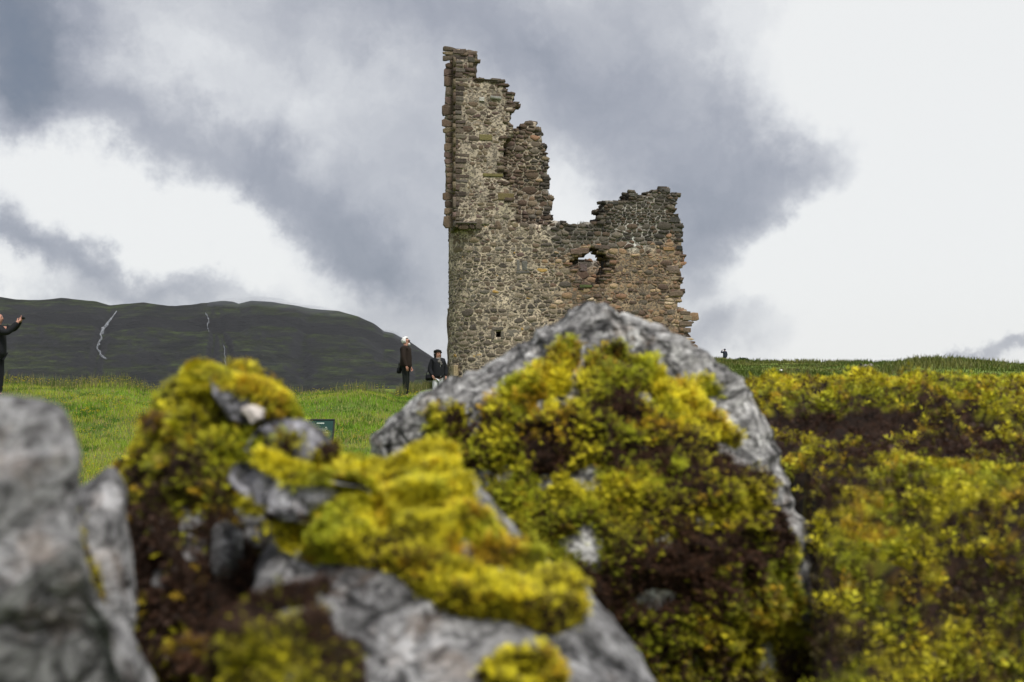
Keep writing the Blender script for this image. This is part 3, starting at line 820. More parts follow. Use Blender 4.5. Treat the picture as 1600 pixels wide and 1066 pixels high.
for n, pxr, dr, hh, sd in ((60000, (-60, 700), (8, 16), (.03, .08), 1), (110000, (-60, 720), (16, 32), (.035, .10), 2), (15000, (700, 1110), (26, 36), (.08, .2), 3), (14000, (-900, -60), (6, 30), (.06, .14), 4), (75000, (720, 2000), (9, 45), (.05, .13), 5), (45000, (-600, 2200), (3.2, 9), (.03, .09), 6)):
    X, Y, r = scatter(n, pxr, dr, sd)
    H = r.uniform(*hh, n)*(1+.5*fbm(xyz(X, Y), .9, 2, 207)); Wd = H*.05+Y*.00013
    sets.append((X, Y, H, Wd, gcol(X, Y, r)))
cat_ = [np.concatenate([s[k] for s in sets]) for k in range(5)]
g = blades('meadow_grass', *cat_, M_grass, 11); tag(g, kind='stuff')
# tall seed-headed stems along the crests
sets = []
for n, pxr, off, hh, sd in ((5200, (-200, 620), (-1.6, 1.2), (.08, .30), 21), (5000, (1080, 1750), (-5, 2), (.10, .34), 22), (5000, (620, 720), (-2, .5), (.15, .35), 23)):
    r = np.random.default_rng(sd); b = r.uniform(*pxr, n); D = np.interp(b, cb, cd)+r.uniform(*off, n)
    X = (b-800)/FPX*D; H = r.uniform(*hh, n)*(.5+.8*sstep(-.3, .4, fbm(xyz(X, D), .8, 2, 209)))
    sets.append((X, D, H, D*.00020+H*.004, np.where((r.random(n) < .5)[:, None], np.array((.26,.23,.10)), np.array((.13,.17,.04)))*r.uniform(.6, 1.3, n)[:, None]))
cat_ = [np.concatenate([s[k] for s in sets]) for k in range(5)]
g = blades('tall_grass', *cat_, M_grass, 12, lean=.3); tag(g, kind='stuff')
# rough grazing on the far right rise
X, Y, r = scatter(60000, (1085, 1760), (42, 112), 31, .8)
keep = Y < np.interp(800+FPX*X/Y, cb, cd)+3
X, Y = X[keep], Y[keep]; n = len(X)
pn = fbm(xyz(X, Y), .22, 3, 211); H = (.10+.20*sstep(-.2, .5, pn))*np.random.default_rng(5).uniform(.3, 1.7, n)
c1 = np.array((.085,.12,.018)); c2 = np.array((.17,.17,.045)); w = sstep(-.25, .35, fbm(xyz(X, Y), .3, 3, 213))[:, None]
g = blades('rough_grass', X, Y, H, Y*.0004+H*.02, (c1*(1-w)+c2*w)*np.random.default_rng(6).uniform(.55, 1.35, n)[:, None], M_grass, 13, lean=.8); tag(g, kind='stuff')

# buttercups: small yellow heads on stems, scattered thick
def flowers():
    r = np.random.default_rng(41); V, F, C = [], [], []
    n = 9000; b = r.uniform(-60, 700, n); d = 9+22*r.random(n)**.8
    dens = sstep(-.25, .35, fbm(xyz((b-800)/FPX*d, d), .45, 3, 221))*np.where(b < 330, 1.0, .35)*(1+1.0*sstep(24, 27, d)*(b < 300))
    k = r.random(n) < dens; b, d = b[k], d[k]
    X = (b-800)/FPX*d; Z = land_h(X, d)
    for x, y, z in zip(X, d, Z):
        h = r.uniform(.10, .22); s = r.uniform(.009, .018)*(1.15 if y > 18 else .8); o_ = len(V)
        cx_, cy_, czz = x+r.normal(0, .02), y+r.normal(0, .02), z+h
        V += [(x-.0015, y, z), (x+.0015, y, z), (cx_, cy_, czz)]; F += [(o_, o_+1, o_+2)]; C += [(.1,.15,.03)]*3
        o_ += 3; V.append((cx_, cy_, czz-.004)); 
        for q in range(5):
            a = q*1.2566+r.uniform(-.2, .2); V.append((cx_+s*math.cos(a), cy_+s*math.sin(a), czz+s*.55))
        C += [(.62,.50,.03)]*6
        F += [(o_, o_+1+q, o_+1+(q+1) % 5) for q in range(5)]
    o = mesh_np('buttercups', V, np.array(F), M_weed, colors=np.array(C)); tag(o, kind='stuff')
flowers()

# bushes on the far knoll: real little shrubs with stems and leaf clumps
def bush(px, py, D, w, h, label, seed, color=(.035,.06,.012), n=2200):
    r = np.random.default_rng(seed); x = (px-800)/FPX*D; z = CAMZ+(HOR-py)/FPX*D
    root = empty('bush', (x, D, z-h*.2)); tag(root, label, 'bush', 'low bushes on the far knoll')
    lobes = [(r.uniform(-.32, .32)*w, r.uniform(-.3, .3)*w, r.uniform(.25, .62)*h, r.uniform(.20, .34)*w, r.uniform(.25, .42)*h) for _ in range(9)]
    V, F, C = [], [], []
    for k in range(n):
        lx, ly, lz, lr, lh = lobes[r.integers(9)]; d = r.normal(0, 1, 3); d /= np.linalg.norm(d); q = r.uniform(.6, 1.05)
        c = np.array([lx+d[0]*lr*q, ly+d[1]*lr*q, lz+d[2]*lh*q]); s = r.uniform(.04, .10)
        a, b_ = r.normal(0, 1, 3), r.normal(0, 1, 3); o_ = len(V)
        V += [c, c+a*s*.6, c+(a+b_)*s*.5, c+b_*s*.6]; F.append((o_, o_+1, o_+2, o_+3)); cc_ = np.array(color)*r.uniform(.5, 1.7); C += [cc_]*4
    mesh_np('foliage', V, np.array(F), M_weed, root, colors=np.array(C))
    bm = bmesh.new()
    for k in range(7):
        a = r.uniform(0, 6.28); p0 = Vector((0, 0, -.1)); p1 = Vector((math.cos(a)*w*.3, math.sin(a)*w*.3, h*.6)); d = p1-p0
        mt = Matrix.Translation((p0+p1)/2) @ d.to_track_quat('Z', 'Y').to_matrix().to_4x4()
        bmesh.ops.create_cone(bm, segments=5, radius1=.03, radius2=.01, depth=d.length, matrix=mt)
    mesh_bm('stem', bm, M_bark, root)
M_bark = plain('bark', (.06,.045,.03))
bush(1116, 566, 111, 1.5, .62, 'low flat dark bush at the left end of the far knoll, before the person', 1)
bush(1129, 570, 108, 1.4, .6, 'green bush just right of the far standing person, lower on the knoll', 2, (.05,.09,.015))
bush(1160, 566.5, 106, 1.15, .72, 'rounded dark bush standing alone right of the far person on the skyline', 3)
bush(1150, 568, 107, .8, .42, 'small bush leaning against the rounded skyline bush', 4)
bush(1143, 574, 98, 1.6, .45, 'dark low scrub patch on the slope below the skyline bushes', 5, (.03,.045,.012))
bush(1207, 575, 92, 2.2, .4, 'dark green scrub patch left of the small white stone', 6, (.03,.05,.012))

# rocks of the far rise
m = MatB('pale_rock'); a = m.noise(3.5, 6, .7); b_ = m.noise(14, 5, .7)
c = m.ramp(a, [(.36, (.06,.055,.05)), (.48, (.17,.16,.15)), (.62, (.36,.34,.32))]); c = m.mix(m.ramp(b_, [(.55, 0.0), (.66, .7)]), c, (.45,.44,.40)); m.color(c); m.bump(b_, .05, .9); M_prock = m.m
M_black = plain('dark_peat_rock', (.012,.012,.012), .9)
def lump(name, x, y, z, sx_, sy_, sz_, mat, seed, parent=None, sub=3):
    bm = bmesh.new(); bmesh.ops.create_icosphere(bm, subdivisions=sub, radius=1)
    P = np.array([v.co[:] for v in bm.verts]); n = ridged(P+seed*3.1, .9, 3, seed)*.20+fbm(P, 2.7, 3, seed)*.16
    P = P*(1+n)[:, None]*np.array([sx_, sy_, sz_])
    for v, p in zip(bm.verts, P): v.co = p
    o = mesh_bm(name, bm, mat, parent); o.location = (x, y, z); return o
def far_rock(px, py, D, w, h, mat, label, seed, group=None):
    x = (px-800)/FPX*D; z = CAMZ+(HOR-py)/FPX*D
    o = lump('rock', x, D, z, w/2, w/2, h/2, mat, seed); tag(o, label, 'rock', group)
G = 'outcrop of rocks on the far rise'
far_rock(1345.5, 573, 62, .17, .34, M_black, 'dark upright rock at the left end of the far rocky outcrop', 3, G)
far_rock(1351, 574, 62, .40, .36, M_prock, 'speckled grey rock in the middle of the far rocky outcrop', 4, G)
far_rock(1360, 574, 61.5, .34, .40, M_prock, 'pale topped rock at the right end of the far rocky outcrop', 5, G)
far_rock(1356, 579, 60, .55, .28, M_prock, 'low pinkish rock at the foot of the far rocky outcrop', 6, G)
far_rock(1220.5, 579, 62, .17, .13, plain('white_rock', (.75,.73,.68)), 'small white stone in the grass of the far rise', 7)
far_rock(1246, 580, 62, .24, .24, M_black, 'small black rock in the grass just right of the white stone', 8)
# ================================================================== FOREGROUND BOULDERS AND MOSS
def rockmat(name, base, dark, pale, scale=1.0, lichen=.5, rust=.25):
    m = MatB(name)
    a = m.noise(13*scale, 8, .68, dist=.5); b_ = m.noise(38*scale, 7, .72, dist=.8); c_ = m.noise(130*scale, 6, .75); d_ = m.noise(24*scale, 6, .68, dist=1.0)
    c = m.ramp(a, [(.36, dark), (.47, base), (.56, tuple(min(1, x*1.3) for x in base)), (.66, pale)])
    c = m.mix(m.ramp(b_, [(.50, 0.0), (.60, lichen)]), c, pale)
    c = m.mix(m.ramp(d_, [(.36, .95), (.47, 0.0)]), c, tuple(x*.45 for x in dark))
    c = m.mix(m.ramp(m.noise(19*scale, 5, .6), [(.58, 0.0), (.68, rust)]), c, (.24,.13,.05))
    c = m.mix(1.0, c, m.ramp(c_, [(.28, .55), (.72, 1.4)]), 'MULTIPLY')
    e_ = m.noise(48*scale, 4, .6, dist=1.5); c = m.mix(1.0, c, m.ramp(e_, [(.38, .38), (.48, .95), (.62, 1.45)]), 'MULTIPLY')
    m.color(c); m.b.inputs['Roughness'].default_value = .78; m.b.inputs['Specular IOR Level'].default_value = .35
    vo = m.n('ShaderNodeTexVoronoi', feature='DISTANCE_TO_EDGE'); vo.inputs['Scale'].default_value = 7*scale
    wz = m.n('ShaderNodeTexNoise'); wz.inputs['Scale'].default_value = 9; wz.inputs['Detail'].default_value = 6; m.l(m.tc.outputs['Object'], wz.inputs['Vector'])
    mp = m.mix(.16, m.tc.outputs['Object'], wz.outputs['Color'], 'ADD'); m.l(mp, vo.inputs['Vector'])
    c = m.mix(1.0, c, m.ramp(vo.outputs['Distance'], [(0.0, .25), (.018, .7), (.05, 1.0)]), 'MULTIPLY'); m.color(c)
    nb = m.bump(c_, .004, .9); nb = m.bump(b_, .014, 1.0, nb); nb = m.bump(d_, .02, .8, nb); m.bump(m.ramp(vo.outputs['Distance'], [(0.0, 0), (.05, 1)]), .012, .8, nb)
    return m.m
M_rockA = rockmat('grey_boulder', (.28,.275,.28), (.08,.075,.075), (.66,.65,.66), .8, .6, .35)
M_rockB = rockmat('mottled_boulder', (.34,.33,.325), (.045,.042,.042), (.80,.79,.77), .95, .9, .35)
M_rockC = rockmat('pale_slab', (.30,.295,.33), (.11,.105,.125), (.62,.61,.64), .9, .45, .25)
M_moss = leafmat('moss_fronds', .24, .55, (.72, 1.28), 40)
M_mossbed = leafmat('moss_bed', .05, .9, (.45, 1.4), 60)

def polar_rock(cx_, cy_, poly, D, tilt=0.0, T=.2, TB=None, n1=240, n2=110, amp=.02, scale=3.0, seed=0, flat=.75, jag=.012):
    """closed stone: its outline at distance D (tilt: metres nearer per 1000 rows down), bulging T towards us and TB away"""
    TB = TB or T
    P = np.array(poly, float); nP = []
    for k in range(len(P)):
        a, b = P[k], P[(k+1) % len(P)]
        for t in np.linspace(0, 1, 12, endpoint=False): nP.append(a+(b-a)*t)
    nP = np.array(nP); ang = np.arctan2(-(nP[:, 1]-cy_), nP[:, 0]-cx_); rad = np.hypot(nP[:, 0]-cx_, nP[:, 1]-cy_)
    o = np.argsort(ang); ang, rad = ang[o], rad[o]
    ph = np.linspace(-np.pi, np.pi, n1, endpoint=False)
    r = np.interp(ph, np.concatenate([ang-2*np.pi, ang, ang+2*np.pi]), np.tile(rad, 3))
    r = .5*r+.25*(np.roll(r, 1)+np.roll(r, -1))
    cc3 = np.stack([np.cos(ph), np.sin(ph), 0*ph+seed], -1); r = r*(1+jag*(fbm(cc3, 5, 4, seed+40, .6)+.5*ridged(cc3, 11, 2, seed+41)-.1))
    ps = np.linspace(-np.pi/2, np.pi/2, n2)           # -: front, +: back
    PH, PS = np.meshgrid(ph, ps)
    w = np.abs(np.cos(PS))**flat; Rr = r[None, :]*w
    X = cx_+np.cos(PH)*Rr; Y = cy_-np.sin(PH)*Rr
    depth = np.where(PS < 0, np.sin(PS)*T, np.sin(PS)*TB)
    dist = D - tilt*(Y-cy_)/1000.0
    front = dist+depth
    ref = np.where(PS < 0, front, dist)
    px_ = np.where(PS < 0, (X-800)/FPX*ref, (X-cx_)/FPX*dist+(cx_-800)/FPX*front); pz = CAMZ+np.where(PS < 0, (HOR-Y)/FPX*ref, (cy_-Y)/FPX*dist+(HOR-cy_)/FPX*front)
    Vv = np.stack([px_, front, pz], -1)
    # normals from the grid
    du = np.roll(Vv, -1, 1)-np.roll(Vv, 1, 1); dv = np.gradient(Vv, axis=0); N = np.cross(du, dv); ln = np.linalg.norm(N, axis=-1, keepdims=True); N = N/np.maximum(ln, 1e-9)
    c = np.array([Vv[..., 0].mean(), Vv[..., 1].mean(), Vv[..., 2].mean()])
    s = np.sign((N*(Vv-c)).sum(-1, keepdims=True)); s[s == 0] = 1
    N = N*np.sign(np.median(s))
    disp = ridged(Vv, scale, 5, seed)*amp + fbm(Vv, scale*2.4, 4, seed+9)*amp*.8 + fbm(Vv, scale*11, 3, seed+5)*amp*.22
    disp = disp-np.abs(fbm(Vv, scale*.9, 2, seed+3))*amp*.9
    disp = disp-disp.mean()
    fade = (np.clip(np.cos(PS)*6, 0, 1)*(.45+.55*np.minimum(np.abs(PS)/.5, 1)))[..., None]
    Vv = Vv+N*disp[..., None]*fade
    return Vv, N, X, Y, PS
def facet(grid, k=5, seed=0, q=.86):
    V, N, X, Y, PS = grid; r = np.random.default_rng(seed); c = V.reshape(-1, 3).mean(0); V = V.copy(); sz = np.abs(V-c).max()
    for _ in range(k):
        d = r.normal(0, 1, 3); d[1] = -abs(d[1])-1.1; d /= np.linalg.norm(d)
        t = ((V-c)*d).sum(-1); lim = np.quantile(t, q); ex = np.clip(t-lim, 0, None); V[..., 1] += np.minimum(ex*.8/abs(d[1]), .2*sz)*sstep(.15, 1.0, -PS)
    return V, N, X, Y, PS
def rock_object(name, grid, mat, label, cat='boulder', group=None, parent=None):
    Vv = grid[0]; n2, n1 = Vv.shape[:2]
    i = np.arange(n1)[None, :]; j = np.arange(n2-1)[:, None]; a = (j*n1+i); b = (j*n1+(i+1) % n1)
    F = np.stack([a, b, b+n1, a+n1], -1).reshape(-1, 4)
    o = mesh_np(name, Vv.reshape(-1, 3), F, mat, parent, smooth=True)
    if label: tag(o, label, cat, group)
    return o

# palette of the moss: sunlit tips are yellow-green, older growth orange, dead growth and painted shade dark brown
C_Y = np.array((.72,.63,.030)); C_G = np.array((.36,.38,.020)); C_O = np.array((.52,.33,.018)); C_B = np.array((.085,.040,.022)); C_D = np.array((.035,.020,.014)); C_DG = np.array((.12,.13,.012))
def moss_color(P, N, brown, seed, yel=0.0, n=None):
    """P positions, N normals, brown 0..1 amount of dark brown: dead growth, and shade put into the colour"""
    r = np.random.default_rng(seed+77); m_ = len(P)
    a = fbm(P, 14, 3, 301)+.25*r.normal(0, 1, m_)*.5; b = fbm(P, 8, 3, 303); e = fbm(P, 30, 2, 305)+.2*r.normal(0, 1, m_)
    w = sstep(-.25, .35, a+yel)[:, None]; c = C_G*(1-w)+C_Y*w
    w = sstep(.18, .5, e+np.minimum(yel, .3)*.2-.08)[:, None]; c = c*(1-w)+C_O*w
    # darker green mixed in on steep and downward faces
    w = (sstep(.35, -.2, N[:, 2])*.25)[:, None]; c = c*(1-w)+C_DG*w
    bb = brown+.75*b+.45*fbm(P, 21, 2, 309)+.28*r.normal(0, 1, m_); w = sstep(.40, .58, bb)[:, None]
    q = r.random(m_)[:, None]; br = C_B*q+C_D*(1-q)
    c = c*(1-w)+br*w
    return c*r.uniform(.45, 1.4, m_)[:, None], w[:, 0]
def fronds(P, N, Lh, C, seed, lean=.7, pairs=4):
    """each shoot: a curved stem with paired leaflets, %d triangles"""
    r = np.random.default_rng(seed); n = len(P)
    t = r.normal(0, 1, (n, 3)); t -= (t*N).sum(1, keepdims=True)*N; t /= np.maximum(np.linalg.norm(t, axis=1, keepdims=True), 1e-6)
    up = N*.8+np.array([0, 0, .35]); up /= np.linalg.norm(up, axis=1, keepdims=True)
    d = up+t*r.uniform(.1, lean, n)[:, None]; d /= np.linalg.norm(d, axis=1, keepdims=True)
    d2 = d+t*.7-np.array([0, 0, .15]); d2 /= np.linalg.norm(d2, axis=1, keepdims=True)
    side = np.cross(d, t); side /= np.maximum(np.linalg.norm(side, axis=1, keepdims=True), 1e-6)
    L = Lh[:, None]
    V, K, shade = [], [], []
    base = P-N*L*.15
    p_at = lambda q: base+d*L*min(q, .5)+d2*L*max(q-.5, 0)
    ex = []
    for k in range(pairs):
        q = .15+.62*k/(pairs-1); p = p_at(q); wl = (.32*math.sin(math.pi*(q*.75+.18)))*L
        dir_ = d if q < .5 else d2
        tips = []
        for s_ in (1, -1):
            tip = p+side*s_*wl+dir_*wl*.9+N*wl*r.uniform(-.2, .5, n)[:, None]
            o1 = p-dir_*wl*.16; o2 = p+dir_*wl*.30
            ex += [o1, tip, o2]
    q = p_at(.78); tip = p_at(1.1); ex += [q-side*L*.07, tip, q+side*L*.07]
    nv = len(ex); Vv = np.stack(ex, 1).reshape(-1, 3)
    F = np.arange(n*nv).reshape(-1, 3)
    tint = np.ones((n, nv, 3))*C[:, None, :]
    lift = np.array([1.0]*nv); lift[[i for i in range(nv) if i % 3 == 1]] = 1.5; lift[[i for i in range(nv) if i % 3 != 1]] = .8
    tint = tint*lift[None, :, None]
    return Vv, F, tint.reshape(-1, 3)
def moss_on(rock, grid, polys, seed, thick=.012, n=6000, L=(.006, .012), brown=None, yel=0.0, back=.5, warp=9, bare=(), pairs=4, beyond=True, lumps=22, dark=None):
    Vv, N, X, Y, PS = grid; sh = Vv.shape[:2]
    nx = fbm(Vv, 16, 3, seed+500)*warp*2; ny = fbm(Vv, 16, 3, seed+510)*warp*2
    msk = np.zeros(sh, bool)
    for p in polys: msk |= inpoly(X+nx, Y+ny, p)
    for p in bare: msk &= ~inpoly(X+nx, Y+ny, p)
    msk &= PS < .35
    if beyond:      # the far side, away from the photograph, is mossed the same patchy way on its upper slopes
        msk |= (PS >= .95) & (N[..., 2] > .15) & (fbm(Vv, 5, 3, seed+520) > .0)
    M = msk.astype(float)
    for _ in range(5):
        M = (M*2+np.roll(M, 1, 1)+np.roll(M, -1, 1)+np.vstack([M[:1], M[:-1]])+np.vstack([M[1:], M[-1:]]))/6
    lum = .35+.75*(1-np.abs(fbm(Vv, lumps, 2, seed+530))*2.6)+.6*fbm(Vv, lumps*.5, 2, seed+531)
    H = thick*sstep(.12, .85, M)*lum-.002
    S = Vv+N*H[..., None]
    n2, n1 = sh; i = np.arange(n1)[None, :]; j = np.arange(n2-1)[:, None]; a = (j*n1+i); b = (j*n1+(i+1) % n1)
    F = np.stack([a, b, b+n1, a+n1], -1).reshape(-1, 4)
    Mf = M.reshape(-1); keep = (Mf[F] > .12).any(1); F = F[keep]
    if not len(F): return
    Sf, Nf = S.reshape(-1, 3), N.reshape(-1, 3); Xf, Yf = X.reshape(-1), Y.reshape(-1)
    def br_at(x, y, ps):
        b = np.full(x.shape, .18)
        for (bx, by, rx, ry, am) in (brown or []): b = np.maximum(b, am*np.exp(-(((x-bx)/rx)**2+((y-by)/ry)**2)*.7)) if am > 0 else b+am*np.exp(-(((x-bx)/rx)**2+((y-by)/ry)**2)*.7)
        return b
    brf = br_at(Xf, Yf, None)
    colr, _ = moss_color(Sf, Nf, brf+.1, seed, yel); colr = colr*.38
    used = np.unique(F); remap = np.full(len(Sf), -1); remap[used] = np.arange(len(used))
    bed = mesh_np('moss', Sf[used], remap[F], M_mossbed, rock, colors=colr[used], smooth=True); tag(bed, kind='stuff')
    r = np.random.default_rng(seed)
    A = .5*np.linalg.norm(np.cross(Sf[F[:, 2]]-Sf[F[:, 0]], Sf[F[:, 3]]-Sf[F[:, 1]]), axis=1)
    vis = np.where(PS.reshape(-1)[F[:, 0]] < .5, 1.0, back*.5)*np.where((Yf[F[:, 0]] > 1130), .25, 1)*sstep(.12, .4, Mf[F].mean(1))
    pr = A*vis; pr /= pr.sum(); f = r.choice(len(F), n, p=pr); u, v = r.random(n)[:, None], r.random(n)[:, None]
    q = F[f]; bil = lambda Z: (Z[q[:, 0]]*(1-u)+Z[q[:, 1]]*u)*(1-v)+(Z[q[:, 3]]*(1-u)+Z[q[:, 2]]*u)*v
    P = bil(Sf); NN = bil(Nf); NN /= np.maximum(np.linalg.norm(NN, axis=1, keepdims=True), 1e-6)
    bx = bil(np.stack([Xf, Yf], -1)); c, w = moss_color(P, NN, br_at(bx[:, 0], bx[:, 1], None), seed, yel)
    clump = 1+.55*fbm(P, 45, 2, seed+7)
    if dark:      # olive mixed in lower down, the shade there put into the frond colour
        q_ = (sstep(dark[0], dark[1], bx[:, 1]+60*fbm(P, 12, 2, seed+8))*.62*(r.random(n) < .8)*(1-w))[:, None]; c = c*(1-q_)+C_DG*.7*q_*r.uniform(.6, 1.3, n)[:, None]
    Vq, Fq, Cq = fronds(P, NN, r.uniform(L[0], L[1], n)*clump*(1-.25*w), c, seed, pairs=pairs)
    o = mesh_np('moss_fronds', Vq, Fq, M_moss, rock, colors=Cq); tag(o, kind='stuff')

# --- the big central boulder
R5 = [(583,692),(594,664),(615,642),(640,624),(662,612),(690,602),(708,595),(735,581),(765,556),(815,533),(848,505),(868,490),(905,478),(945,486),(975,500),(1010,510),(1050,522),(1090,545),(1128,572),(1150,600),(1163,638),(1190,660),
 (1222,698),(1236,740),(1250,790),(1274,825),(1280,865),(1292,920),(1285,1000),(1260,1120),(1150,1250),(850,1280),(690,1150),(640,950),(600,780)]
g5 = polar_rock(930, 800, R5, 1.50, tilt=.35, T=.17, TB=.32, n1=340, n2=170, amp=.030, scale=5.5, seed=5, flat=.5, jag=.035)
g5 = facet(g5, 7, 8, q=.90)
r5 = rock_object('boulder', g5, M_rockB, 'big peaked grey boulder with a mossy face standing in front of the ruin')
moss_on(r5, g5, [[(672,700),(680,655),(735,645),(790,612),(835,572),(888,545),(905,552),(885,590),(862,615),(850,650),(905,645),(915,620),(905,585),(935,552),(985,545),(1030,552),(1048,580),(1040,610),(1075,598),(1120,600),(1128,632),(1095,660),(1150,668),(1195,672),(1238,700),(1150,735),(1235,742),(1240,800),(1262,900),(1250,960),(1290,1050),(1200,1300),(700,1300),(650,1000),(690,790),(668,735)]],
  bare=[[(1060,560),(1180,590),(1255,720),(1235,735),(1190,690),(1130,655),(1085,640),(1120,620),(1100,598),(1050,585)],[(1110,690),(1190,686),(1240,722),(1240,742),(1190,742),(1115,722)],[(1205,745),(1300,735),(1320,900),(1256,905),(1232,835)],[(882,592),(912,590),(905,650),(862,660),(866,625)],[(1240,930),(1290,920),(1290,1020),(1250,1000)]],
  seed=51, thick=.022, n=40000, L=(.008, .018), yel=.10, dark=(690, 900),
  brown=[(1000,900,330,200,.70),(760,850,100,150,.58),(720,700,60,60,.6),(1180,820,90,150,.6),(735,672,55,28,1.2),(870,705,65,42,1.25),(985,655,60,35,1.25),(1000,715,95,55,1.3),(1095,750,95,48,1.2),(830,850,70,70,.6),(1130,930,130,120,.8),(940,830,40,60,.5),(980,1000,200,80,.6),(1215,860,60,120,.75),(1040,860,120,60,.6),(760,760,60,50,.55)])  # broad low browns also put the boulder's lower shade into the moss
# --- grey boulder at the left edge, closest to the camera
R1 = [(-260,650),(-120,612),(-20,612),(35,617),(72,627),(98,640),(112,665),(124,700),(124,745),(112,790),(128,850),(150,930),(168,1000),(190,1090),(196,1300),(-60,1400),(-300,1250)]
g1 = polar_rock(-60, 960, R1, .66, tilt=.12, T=.09, TB=.16, n1=260, n2=110, amp=.011, scale=6, seed=11, flat=.55)
g1 = facet(g1, 9, 3, q=.82)
r1 = rock_object('boulder', g1, M_rockA, 'pale smooth grey boulder at the left edge, the closest stone to the viewer')
R1b = [(92,800),(112,768),(140,748),(160,730),(177,722),(190,738),(205,765),(201,800),(212,870),(218,950),(205,1010),(215,1100),(215,1300),(120,1350),(70,1100),(60,900)]
g1b = polar_rock(145, 950, R1b, .84, tilt=.1, T=.05, TB=.10, n1=160, n2=80, amp=.007, scale=8, seed=13, flat=.6)
r1b = rock_object('stone', g1b, M_rockA, 'small pointed grey stone wedged behind the smooth left boulder', 'stone')
moss_on(r1b, g1b, [[(60,780),(112,775),(140,860),(165,940),(180,1010),(150,1060),(90,960)]], 17, thick=.008, n=900, L=(.005,.008), brown=[(110,900,60,90,.45)], beyond=False)
# --- left mossy heap
R2 = [(275,650),(284,620),(303,604),(325,592),(356,596),(390,612),(418,636),(440,664),(458,692),(496,716),(545,734),(600,744),(640,764),(640,800),(600,920),(520,1050),(430,1250),(260,1300),(215,1050),(196,930),(188,820),(210,765),(238,720),(250,680)]
g2 = polar_rock(370, 820, R2, 1.06, tilt=.25, T=.11, TB=.2, n1=300, n2=140, amp=.018, scale=5.5, seed=21, flat=.6)
r2 = rock_object('boulder', g2, M_rockA, 'moss-smothered boulder left of centre with a bright yellow-green top')
moss_on(r2, g2, [[(200,560),(480,560),(480,660),(560,680),(700,700),(700,900),(560,1000),(430,1300),(150,1300),(150,800)]], 22, thick=.019, n=16000, L=(.008,.016), yel=.12,
  brown=[(270,700,40,60,.5),(240,780,60,60,.75),(330,640,40,30,.6),(250,930,130,190,1.3),(350,980,150,150,1.3),(570,690,60,22,.75),(440,860,70,50,.5),(380,600,50,20,.0),(300,720,60,20,.5),(310,850,100,60,.8)],  # large low browns also paint the deep shadow of the gap
  bare=[[(322,588),(350,596),(388,622),(395,650),(360,655),(330,620)]])
def slab(poly, c, D, T, label, seed, mat=M_rockC, amp=.0055, cat='stone', TB=None, tilt=.1):
    g = polar_rock(c[0], c[1], poly, D, tilt=tilt, T=T, TB=TB or T*2, n1=160, n2=70, amp=amp, scale=17, seed=seed, flat=.32)
    g = facet(g, 7, seed)
    return rock_object('stone', g, mat, label, cat), g
sa, ga = slab([(376,700),(398,672),(428,655),(468,656),(505,674),(522,695),(514,714),(482,722),(430,716),(388,714)], (448,690), .945, .014, 'blue-grey slab with a brown streak in the yellow moss, near the green sign', 31)
sb, gb_ = slab([(358,748),(368,728),(400,728),(450,742),(505,756),(575,762),(585,790),(500,820),(440,812),(388,786)], (455,770), .875, .018, 'rounded grey slab end jutting out between two mossy boulders', 32)
slab([(322,588),(345,594),(378,612),(396,636),(390,662),(360,655),(335,622)], (360,625), .985, .022, 'small pale blue-grey stone near the mossy top of the left heap', 33)
slab([(378,640),(395,633),(415,640),(412,655),(392,662)], (396,648), .965, .015, 'little white stone under the bright moss cushion', 34, plain('white_stone', (.62,.56,.52), .7))
slab([(330,830),(350,812),(375,822),(380,870),(372,930),(345,940),(330,890)], (354,875), .93, .025, 'dark narrow grey stone in the shaded moss below the slabs', 35, M_rockA)
moss_on(sa, ga, [[(370,690),(405,690),(400,725),(365,725)],[(432,672),(444,678),(462,712),(455,728),(440,712)],[(500,690),(530,690),(530,720),(490,715)]], 71, thick=.006, n=900, L=(.005,.010), brown=[(448,700,20,30,1.2),(510,700,20,20,.9)], beyond=False, warp=4)
moss_on(sb, gb_, [[(400,725),(470,742),(560,745),(600,775),(560,782),(470,760),(400,742)],[(380,780),(440,800),(500,812),(500,830),(380,810)]], 72, thick=.008, n=1300, L=(.006,.011), yel=.2, brown=[(440,810,60,20,1.0)], beyond=False, warp=4)
# bright cushion draped over the top of the left heap
cus = polar_rock(380, 612, [(288,600),(303,582),(325,575),(358,580),(400,597),(436,617),(458,636),(468,652),(460,660),(440,657),(410,643),(385,622),(350,605),(318,600),(294,610)], 1.01, tilt=.0, T=.035, TB=.06, n1=160, n2=60, amp=.008, scale=10, seed=37, flat=.6)
cu = rock_object('moss_cushion', cus, M_mossbed, None)
cu.data.color_attributes.new('tint', 'FLOAT_COLOR', 'POINT'); [setattr(d_, 'color', (.13,.13,.012,1)) for d_ in cu.data.color_attributes['tint'].data]
tag(cu, 'bright yellow-green moss cushion draped over the top of the left heap', 'moss cushion', kind='thing')
moss_on(cu, cus, [[(200,500),(600,500),(600,700),(200,700)]], 38, thick=.007, n=6500, L=(.005,.010), yel=.25, brown=[(420,655,50,12,.5)], beyond=True)
